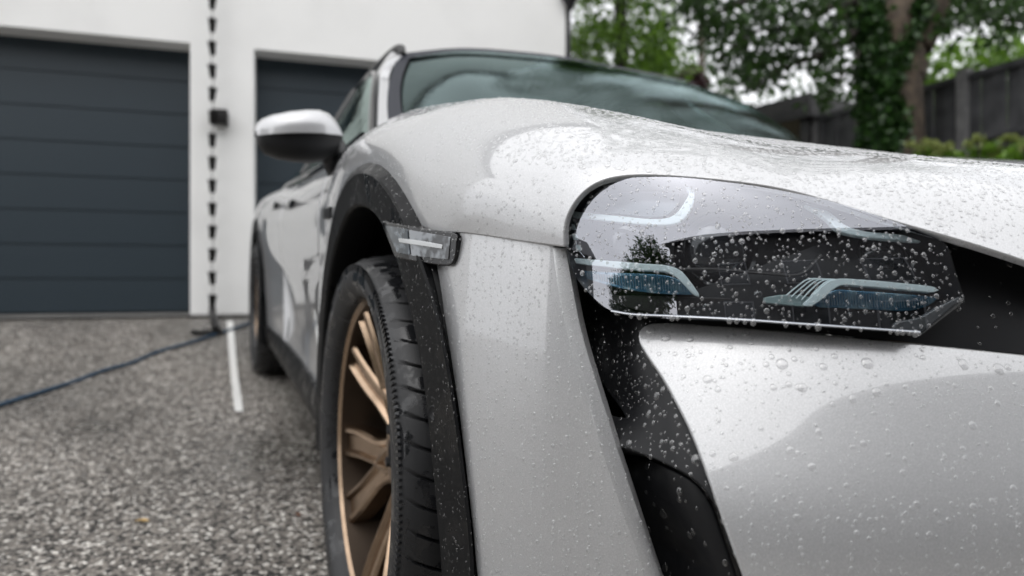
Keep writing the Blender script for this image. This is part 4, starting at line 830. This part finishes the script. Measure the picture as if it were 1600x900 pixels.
cl2 = [at(g.uniform(900, 1900), g.uniform(-1500, -330), g.uniform(7.5, 10.5)) for _ in range(430)]
V2, F2 = leaves(cl2, .17, 14, (.16, .16, .13), .3, .6, 14)
V, F = leaves(cl, .085, 13, (.07, .07, .06), .4, .62, 13); fast_mesh('crown', np.vstack([V, V2]), np.vstack([F, F2+len(V)]), G_DARK, t2)
iv = []
for k in range(900):
    y = g.uniform(20, 330); u = g.uniform(-1, -.12+.12*math.sin(y*.07)) if y > 90 else g.uniform(-1, -.35); cx = np.interp(y, [20, 70, 200, 330], [1372, 1385, 1388, 1392]); a = u*1.35; rr = .31; c = T(cx, y); iv.append(c+RGT*rr*math.sin(a)-FWD*rr*math.cos(a)*.98)
for k in range(150):
    y = g.uniform(0, 110); cx = np.interp(y, [0, 110], [1455, 1405]); iv.append(T(cx+g.uniform(-14, 0), y, 6.36))
V, F = leaves(iv, .062, 9, (.03, .03, .05), .8, .85, 17); fast_mesh('ivy', V, F, G_IVY, t2)
# pole and further trees
pb = gz(at(1095, 440, 12)); b = MB(); b.tube([pb, at(1096, 90, 12), at(1094, -160, 12)], [.06, .052, .045], 10); tag(b.build('pole', BARK), 'slim brown pole standing between the conifer and the tree', 'pole')
def far_tree(px, Z, top, wpx, label, m, seed, n=150, size=.16, hb=.25, grp=None):
    bs = gz(at(px, 440, Z)); t = place('leafy_tree', bs, label, 'tree', grp); tp = at(px, top, Z)[2]-bs[2]; r = wpx/2*Z/F_PX
    b = MB(); b.tube([bs, bs+np.array([.05, 0, tp*.5]), bs+np.array([0, .1, tp*.9])], [.16, .10, .03], 8); child(b, 'trunk', DARKBARK, t)
    c = np.vstack([blob(bs+np.array([0, 0, tp*(hb+.38)]), (r, r, tp*.42), n, seed, .35), blob(bs+np.array([r*.4, 0, tp*.4]), (r*.8, r*.8, tp*.22), n//2, seed+1, .4), blob(bs+np.array([-r*.5, .2, tp*.45]), (r*.7, r*.7, tp*.22), n//2, seed+2, .4)])
    V, F = leaves(c, size, 26, (size*1.3, size*1.3, size), .3, .55, seed); fast_mesh('crown', V, F, m, t)
far_tree(1560, 10.5, 25, 330, 'bright green leafy tree beyond the fence at far right', G_BRIGHT, 31, 190, .15)
far_tree(1240, 17, 134, 150, 'low mid-green tree far off behind the carport roof', G_MID, 41, 110, .2)
far_tree(1095, 15, 92, 120, 'round mid-green tree between the conifer and the carport', G_MID, 51, 110, .17)
far_tree(1010, 17, 30, 120, 'darker green tree behind the conifer', G_DARK, 61, 110, .2)
ms = at(1078, 122, 9.6); mz = gz(ms); t = place('maroon_shrub', mz, 'rounded maroon-leaved shrub showing over the windscreen top', 'shrub'); b = MB(); b.tube([mz, ms], .04, 7); child(b, 'stem', DARKBARK, t)
V, F = leaves(blob(ms-np.array([0, 0, .22]), (.26, .26, .36), 260, 71, .5), .06, 16, (.03, .03, .03), .2, .6, 71); fast_mesh('foliage', V, F, G_MAROON, t)
# carport
cpx = lambda px, py, Z: at(px, py, Z)
carp = place('carport', gz(at(1200, 440, 9)), 'dark flat-roofed open carport behind the car', 'carport')
TIM = mat('black_stained_timber', (.022, .022, .024), .6, noise=(14, (.035, .034, .035), .4, .6), bump=(60, .4, .004)); KH = mat('carport_ceiling', (.26, .23, .16), .7)
c0, c1 = at(1040, 108, 10.2), at(1266, 162, 8.2); ax = (c1-c0); ax[2] = 0; Lc = np.linalg.norm(ax); ax /= Lc; bk = np.array([-ax[1], ax[0], 0]); CM = np.array([ax, bk, (0, 0, 1.)]).T; zt = c1[2]
def cbox(b, a0, a1, d0, d1, z0, z1, bev=.004): p = c0+ax*((a0+a1)/2)+bk*((d0+d1)/2); b.box((p[0], p[1], (z0+z1)/2), (a1-a0, d1-d0, z1-z0), CM, bev)
b = MB(); cbox(b, -1.5, Lc, -.02, 3.0, zt-.02, zt+.10); child(b, 'roof', TIM, carp)
b = MB(); cbox(b, -1.5, Lc+.03, -.06, -.02, zt-.16, zt+.12); cbox(b, Lc, Lc+.04, -.02, 3.0, zt-.16, zt+.118); child(b, 'fascia', TIM, carp)
b = MB(); cbox(b, -1.5, Lc-.02, 0, 2.95, zt-.06, zt-.03); child(b, 'ceiling', KH, carp)
for a in (.05, 1.3, Lc-.10): b = MB(); cbox(b, a-.06, a+.06, .02, .14, float(mz[2])-.3, zt-.06); child(b, 'post', TIM, carp)
b = MB(); cbox(b, -1.5, Lc-.05, 2.9, 2.96, float(mz[2])-.3, zt-.07); child(b, 'back_wall', TIM, carp)
b = MB(); cbox(b, Lc-.03, Lc, .16, 2.9, float(mz[2])-.3, zt-.07); child(b, 'side_wall', TIM, carp)
# dark board fence
FB = mat('dark_fence_board', (.026, .027, .030), .75, noise=(5, (.060, .061, .065), .35, .65), bump=(40, .5, .004)); FP = mat('fence_post_grey', (.13, .13, .132), .8, noise=(12, (.18, .18, .18), .4, .65))
f0, f1 = at(1262, 440, 8.46), at(1600, 440, 6.15); fa = f1-f0; fa[2] = 0; Lf = np.linalg.norm(fa); fa /= Lf; fn_ = np.array([fa[1], -fa[0], 0]); fn_ *= np.sign(fn_ @ (CAM-f0)); FM = np.array([fa, fn_, (0, 0, 1.)]).T; FT = CAM[2]+2.0
fence = place('board_fence', gz(f0), 'dark stained board fence with upright boards and grey posts behind the ivy-clad tree', 'fence')
def fbox(b, a0, a1, d0, d1, z0, z1, bev=.003): p = f0+fa*((a0+a1)/2)+fn_*((d0+d1)/2); b.box((p[0], p[1], (z0+z1)/2), (a1-a0, d1-d0, z1-z0), FM, bev)
FL = Lf+3.2; zb = FT-1.85
bd0 = None
for k in range(int(FL/.118)):
    a = k*.118; b = MB(); fbox(b, a+.004, a+.112, 0, .014+.026*(k % 2), zb, FT-.03+rng.uniform(-.006, .006)); child(b, 'board', FB, fence)
for a in [i for i in np.arange(.15, FL, 1.83)]: b = MB(); fbox(b, a-.055, a+.055, -.03, .085, zb-.3, FT+.05, .008); child(b, 'post', FP, fence)
for z in (FT-.02, FT-.62, FT-1.55): b = MB(); fbox(b, 0, FL, .022, .062, z-.045, z+.02); child(b, 'rail', FB, fence)
# flowering shrubs along the fence
for i, (px, Z, top, wd, lb) in enumerate(((1450, 5.75, 222, 60, 'green shrub with pale flower heads next to the ivy-clad trunk'), (1500, 5.55, 226, 60, 'low green shrub with pale flower heads before the fence post'), (1550, 5.4, 216, 64, 'green shrub with many pale flower heads, second from the right'), (1605, 5.2, 206, 70, 'tallest green shrub with pale flower heads, at the right edge'))):
    bs = gz(at(px, 440, Z)); tp = at(px, top, Z)[2]; t = place('flowering_shrub', bs, lb, 'shrub', 'flowering shrubs along the fence'); b = MB(); r = wd/2*Z/F_PX
    hd = [np.array([bs[0], bs[1], 0])+np.array([g.uniform(-r, r), g.uniform(-r, r), tp-g.uniform(0, .16)]) for _ in range(9)]
    for h in hd: b.tube([bs, (bs+h)/2+np.array([0, 0, .1]), h], .006, 5)
    child(b, 'stem', DARKBARK, t); c = blob((bs[0], bs[1], tp-.42), (r*1.2, r*1.2, .36), 130, 80+i, .3); V, F = leaves(c, .075, 12, (.05, .05, .04), .2, .6, 80+i); fast_mesh('foliage', V, F, G_BRIGHT, t)
    V, F = leaves(np.vstack([blob(h, (.035, .035, .025), 14, 90+i, .5) for h in hd]), .022, 9, (.008, .008, .008), 0, .8, 95+i); fast_mesh('flower_head', V, F, G_PALE, t)
# ---------------------------------------------------------------- unseen objects added behind the camera for wet paint and lamps to reflect
BRICK = mat('dark_house_render', (.034, .032, .031), .85, noise=(12, (.048, .045, .043), .4, .6)); TILE = mat('dark_slate', (.035, .036, .040), .6); PANEW = mat('window_frame_grey', (.14, .14, .145), .4); GREYR = mat('grey_render', (.27, .27, .265), .8)
def house(base, yaw, w_, d_, eave, ridge, m, label, wins):  # unseen houses, added only to be mirrored in paint and headlight
    e = place('house', base, label, 'house'); ca, sa = math.cos(yaw), math.sin(yaw); M = np.array([[ca, -sa, 0], [sa, ca, 0], [0, 0, 1.]])
    b = MB(); b.box(base+M @ np.array([0, d_/2, eave/2-.3]), (w_, d_, eave+.6), M); child(b, 'wall', m, e)
    b = MB(); P = [(-w_/2-.3, -.4, eave-.1), (w_/2+.3, -.4, eave-.1), (w_/2+.3, d_+.4, eave-.1), (-w_/2-.3, d_+.4, eave-.1), (-w_/2-.3, d_/2, ridge), (w_/2+.3, d_/2, ridge)]
    b.add([base+M @ np.array(p) for p in P], [(0, 1, 5, 4), (2, 3, 4, 5), (1, 2, 5), (3, 0, 4), (3, 2, 1, 0)]); child(b, 'roof', TILE, e, smooth_=False)
    for x, z, ww, hh in wins:
        b = MB(); b.box(base+M @ np.array([x, -.01, z]), (ww+.14, .06, hh+.14), M); fr_ = child(b, 'window', PANEW, e); bpy.context.view_layer.update()
        b = MB(); b.box(base+M @ np.array([x, -.045, z]), (ww, .02, hh), M); child(b, 'pane', GLOSSB, fr_)
house(np.array([-.6, -8.0, -.25]), math.pi, 17.0, 8.0, 6.2, 9.8, BRICK, 'unseen dark rendered house added across the drive for the car to reflect', [(x, z, 1.3, 1.2) for x in (-4.5, -1.5, 1.5, 4.5) for z in (1.5, 3.7)])
house(np.array([-13.5, -1.0, -.25]), R_(90), 5.5, 6.0, 4.4, 6.4, GREYR, 'unseen small grey rendered house added on the open side for the paint to reflect', [(x, z, 1.5, 1.3) for x in (-1.4, 1.4) for z in (1.4, 3.4)])
hg = place('hedge', np.array([-11.5, -6.0, -.25]), 'unseen tall dark hedge added between the two houses to darken reflections', 'hedge'); hc = np.c_[rng.uniform(-15.0, -8.9, 1500), rng.uniform(-6.4, -5.6, 1500), rng.uniform(-.2, 3.3, 1500)]  # unseen hedge, added to fill the reflected gap between the houses
V, F = leaves(hc, .10, 14, (.09, .08, .08), .1, .6, 201); fast_mesh('foliage', V, F, G_DARK, hg)
b = MB(); [b.tube([(x, -6, -.3), (x, -6, 3.0)], .05, 6) for x in np.arange(-14.7, -9.0, .7)]; child(b, 'stem', DARKBARK, hg)

def big_tree(x, y, h, r, label, seed):  # unseen trees, added to give the reflections a dark ragged edge
    bs = np.array([x, y, -.3]); t = place('added_dark_tree', bs, label, 'tree'); b = MB(); b.tube([bs, bs+np.array([0, 0, h*.6]), bs+np.array([.1, 0, h*.95])], [.2, .14, .04], 8); child(b, 'trunk', DARKBARK, t)
    c = np.vstack([blob(bs+np.array([0, 0, h*.56]), (r, r, h*.40), 260, seed, .4), blob(bs+np.array([-r*.5, 0, h*.35]), (r*.7, r*.7, h*.25), 120, seed+1, .4), blob(bs+np.array([r*.5, .3, h*.4]), (r*.7, r*.7, h*.25), 120, seed+2, .4)])
    V, F = leaves(c, .2, 20, (.2, .2, .18), .3, .6, seed); fast_mesh('crown', V, F, G_DARK, t)
big_tree(-10.6, -7.6, 7.4, 1.5, 'unseen dark round tree added at the near end of the dark house for reflections', 301)
big_tree(-13.0, -7.8, 6.0, 1.6, 'unseen shorter dark tree added behind the clipped hedge for reflections', 311)

# ---------------------------------------------------------------- raindrops beaded on the car
TH = [(1.00, -.04), (.94, .16), (.77, .35), (.46, .50), (0, .56)]
def cap_template(n=10):
    V = []; F = []
    for r, h in TH[:-1]: V += [(r*math.cos(2*math.pi*k/n), r*math.sin(2*math.pi*k/n), h) for k in range(n)]
    V.append((0, 0, TH[-1][1])); m = len(TH)-1
    for j in range(m-1): F += [(j*n+k, j*n+(k+1) % n, (j+1)*n+(k+1) % n) for k in range(n)]+[(j*n+k, (j+1)*n+(k+1) % n, (j+1)*n+k) for k in range(n)]
    F += [((m-1)*n+k, (m-1)*n+(k+1) % n, m*n) for k in range(n)]; return np.array(V), np.array(F)
CV, CF = cap_template()
DV, DF, nd = [], [], 0
def sample(o, dens, far=1.7, face=-.02):
    me = o.data; me.calc_loop_triangles(); n = len(me.vertices); co = np.empty(n*3); me.vertices.foreach_get('co', co); co = co.reshape(-1, 3); t = np.empty(len(me.loop_triangles)*3, np.int32); me.loop_triangles.foreach_get('vertices', t); t = t.reshape(-1, 3)
    a, b, c = co[t[:, 0]], co[t[:, 1]], co[t[:, 2]]; nr = np.cross(b-a, c-a); ar = np.linalg.norm(nr, axis=1)/2; nr /= np.maximum(ar[:, None]*2, 1e-12); ce = (a+b+c)/3; x, y, d = project(ce)
    ok = (d > .2) & (d < far) & (x > -60) & (x < 1720) & (y > -60) & (y < 1000) & (np.einsum('ij,ij->i', nr, CAMC-ce) > face); ar = ar*ok
    if ar.sum() <= 0: return np.zeros((0, 3)), np.zeros((0, 3))
    N = int(ar.sum()*dens); k = rng.choice(len(t), N, p=ar/ar.sum()); u, v = rng.random(N), rng.random(N); f = u+v > 1; u[f], v[f] = 1-u[f], 1-v[f]
    return a[k]+(b-a)[k]*u[:, None]+(c-a)[k]*v[:, None], nr[k]
def drops(o, dens, r, filt=None, h=1.0, far=1.7, elong=1.0, col=None):
    """r = (median, spread of log, largest)"""
    global nd
    P, N = sample(o, dens*(4 if col else 1), far)
    if not len(P): return
    if col:                                    # run-down columns on steep faces
        hcoord = P[:, 0]*.8-P[:, 1]*.6; ph = hcoord/col+.25*np.sin(P[:, 2]*9+hcoord*40)*.2; keep = (np.abs(ph-np.round(ph)) < .11) | (rng.random(len(P)) < .12); P, N = P[keep], N[keep]
    R = np.minimum(r[0]*np.exp(rng.normal(0, r[1], len(P))), r[2])
    if filt is not None:
        k = filt(P, N, R); R = R*k; kk = k > .01; P, N, R = P[kk], N[kk], R[kk]
    od = np.argsort(-R); P, N, R = P[od], N[od], R[od]; cell = r[2]*2.0; H = {}; kp = []
    for i in range(len(P)):
        key = tuple((P[i]//cell).astype(int)); ok = True
        for dx in (-1, 0, 1):
            for dy in (-1, 0, 1):
                for dz in (-1, 0, 1):
                    for j in H.get((key[0]+dx, key[1]+dy, key[2]+dz), ()):
                        if ((P[i]-P[j])**2).sum() < (R[i]+R[j])**2*1.02: ok = False; break
                    if not ok: break
                if not ok: break
            if not ok: break
        if ok: H.setdefault(key, []).append(i); kp.append(i)
    P, N, R = P[kp], N[kp], R[kp]; n = len(P)
    if n == 0: return
    dn = np.array([0, 0, -1.])-N*(-N[:, 2:3]); ln = np.linalg.norm(dn, axis=1, keepdims=True); steep = np.clip(ln, 0, 1); A = np.where(ln > .05, dn/np.maximum(ln, 1e-6), np.cross(N, [1, 0, 0])); B = np.cross(N, A)
    el = 1+(elong-1)*steep*rng.uniform(.4, 1.3, (n, 1)); wob = rng.uniform(.86, 1.12, (n, 1)); hh = h*rng.uniform(.8, 1.1, (n, 1))
    X = CV[None, :, 0]*el; X = X*(1+.12*np.sign(X)*steep*(elong > 1.02)); Y = CV[None, :, 1]*wob*(1+.14*steep*(elong > 1.02)*CV[None, :, 0]); Z = CV[None, :, 2]*hh
    V = P[:, None]+R[:, None, None]*(X[..., None]*A[:, None]+Y[..., None]*B[:, None]+Z[..., None]*N[:, None])
    DV.append(V.reshape(-1, 3)); DF.append((CF[None]+np.arange(n)[:, None, None]*len(CV)+nd).reshape(-1, 3)); nd += n*len(CV)
up = lambda P, N, R: np.ones(len(P))
drops(bumper, 6500, (.0021, .52, .0062), lambda P, N, R: ((P[:, 2] > .605) & (rng.random(len(P)) < .85)).astype(float), .50)
drops(bumper, 9000, (.0011, .35, .0025), lambda P, N, R: ((P[:, 2] > .60)).astype(float), .6)
drops(bumper, 4200, (.0017, .48, .0044), lambda P, N, R: ((P[:, 2] < .61) & (P[:, 2] > .50)).astype(float), .42, elong=1.05)
drops(bumper, 9000, (.0009, .3, .0018), lambda P, N, R: ((P[:, 2] < .61) & (P[:, 2] > .50)).astype(float), .5)
drops(bumper, 16000, (.0012, .42, .0033), lambda P, N, R: (P[:, 2] < .52).astype(float), .62, elong=1.25, col=.021)
for o in (strip, bevel): drops(o, 20000, (.00115, .36, .0025), None, .75, elong=1.2, col=.013)
drops(fender, 13000, (.0012, .45, .0034), lambda P, N, R: np.where(N[:, 2] > .55, 1.15, 1.0), .55, elong=1.08)
drops(fender, 32000, (.0016, .42, .0040), lambda P, N, R: ((P[:, 1] < -.30) & (N[:, 2] > .62)).astype(float)*(rng.random(len(P)) < .9), .55)
drops(hood, 28000, (.0020, .42, .0044), None, .55, far=2.0)
drops(lens, 26000, (.0011, .42, .0030), lambda P, N, R: (rng.random(len(P)) < np.where(P[:, 2] > .665, 1, .35)).astype(float), .6, elong=1.1)
# beads hanging from the lower lamp rim
BV, BF = [], []
for px, r in ((962, 2.0), (986, 2.6), (999, 3.4), (1009, 2.4), (1050, 3.2), (1059, 2.6), (1078, 1.8), (1140, 3.3), (1151, 3.0), (1164, 2.7), (1177, 3.6), (1228, 2.9), (1250, 1.8), (1263, 2.7), (1278, 3.8), (1324, 1.8), (1345, 2.0), (1391, 2.2), (1402, 2.8), (1410, 2.6), (1421, 2.2), (1430, 3.4), (1436, 2.0)):
    y = np.interp(px, [955, 985, 1050, 1150, 1250, 1350, 1436], [486, 491, 494, 499, 506, 513, 519]); S = LENSS.off(.001); p = S.p(S.hit([(px, y+2.5)]))[0]; r = r*.00092
    for k, (a, z) in enumerate([(0, -1.25), (.55, -1.05), (.92, -.45), (1.0, .1), (.75, .75), (.3, 1.15), (0, 1.25)]):
        BV += [p+r*np.array([a*math.cos(t), a*math.sin(t), z]) for t in np.linspace(0, 2*math.pi, 11)[:-1]]
    k0 = len(BV)-70; BF += [(k0+j*10+i, k0+j*10+(i+1) % 10, k0+(j+1)*10+(i+1) % 10) for j in range(6) for i in range(10)]+[(k0+j*10+i, k0+(j+1)*10+(i+1) % 10, k0+(j+1)*10+i) for j in range(6) for i in range(10)]
DV.append(np.array(BV)); DF.append(np.array(BF)+nd); nd += len(BV)
WATER = bpy.data.materials.new('rain_water_painted_glint'); WATER.use_nodes = True; nt = WATER.node_tree; nt.nodes.clear(); N_ = nt.nodes.new; L_n = nt.links.new
o_ = N_('ShaderNodeOutputMaterial'); gl = N_('ShaderNodeBsdfGlass'); gl.inputs['IOR'].default_value = 1.33; gl.inputs['Roughness'].default_value = 0
tr = N_('ShaderNodeBsdfTransparent'); gy = N_('ShaderNodeBsdfGlossy'); gy.inputs['Roughness'].default_value = .02; fr_n = N_('ShaderNodeFresnel'); gb = N_('ShaderNodeNewGeometry'); mrn = N_('ShaderNodeMapRange'); mrn.inputs['To Min'].default_value = 2.3; mrn.inputs['To Max'].default_value = 1/2.3; L_n(gb.outputs['Backfacing'], mrn.inputs[0]); L_n(mrn.outputs[0], fr_n.inputs[0])
m1 = N_('ShaderNodeMixShader'); m2 = N_('ShaderNodeMixShader'); L_n(fr_n.outputs[0], m1.inputs[0]); L_n(tr.outputs[0], m1.inputs[1]); L_n(gy.outputs[0], m1.inputs[2]); m2.inputs[0].default_value = .22; L_n(m1.outputs[0], m2.inputs[1]); L_n(gl.outputs[0], m2.inputs[2]); df = N_('ShaderNodeBsdfDiffuse'); df.inputs[0].default_value = (.92, .93, .94, 1); m3 = N_('ShaderNodeMixShader'); m3.inputs[0].default_value = .10; L_n(m2.outputs[0], m3.inputs[1]); L_n(df.outputs[0], m3.inputs[2]); L_n(m3.outputs[0], o_.inputs[0])  # white diffuse share paints in the skylight each drop would focus
def finish(label, m):
    global DV, DF, nd
    rd = fast_mesh('raindrops', np.vstack(DV) @ RCW.T, np.vstack(DF), m); rd.data.polygons.foreach_set('use_smooth', [True]*len(rd.data.polygons)); tag(rd, label, None, None, 'stuff'); print('drop faces', len(rd.data.polygons)); DV, DF, nd = [], [], 0
drops(wind, 5200, (.0030, .45, .0075), None, .5, far=3.4)
finish('clear raindrops, whitened to stand for gathered skylight, beaded all over the grey paint, windscreen and headlight', WATER)
drops(trim, 24000, (.0013, .5, .0048), None, .55, elong=1.15); drops(duct, 3200, (.0017, .5, .0042), None, .55, elong=1.4)
drops(nose, 900, (.0022, .5, .0045), None, .55)
drops(clad, 9000, (.0010, .35, .0026), None, .55, far=1.3, elong=1.3); drops(marker, 26000, (.0013, .4, .0030), None, .6)
WATER2 = WATER.copy(); WATER2.name = 'rain_water_on_black'; [setattr(n.inputs[0], 'default_value', .015) for n in WATER2.node_tree.nodes if n.type == 'MIX_SHADER' and abs(n.inputs[0].default_value-.10) < 1e-4]  # painted-in white nearly taken out for drops on black
finish('clear raindrops beaded on the black trim and arch cladding', WATER2)
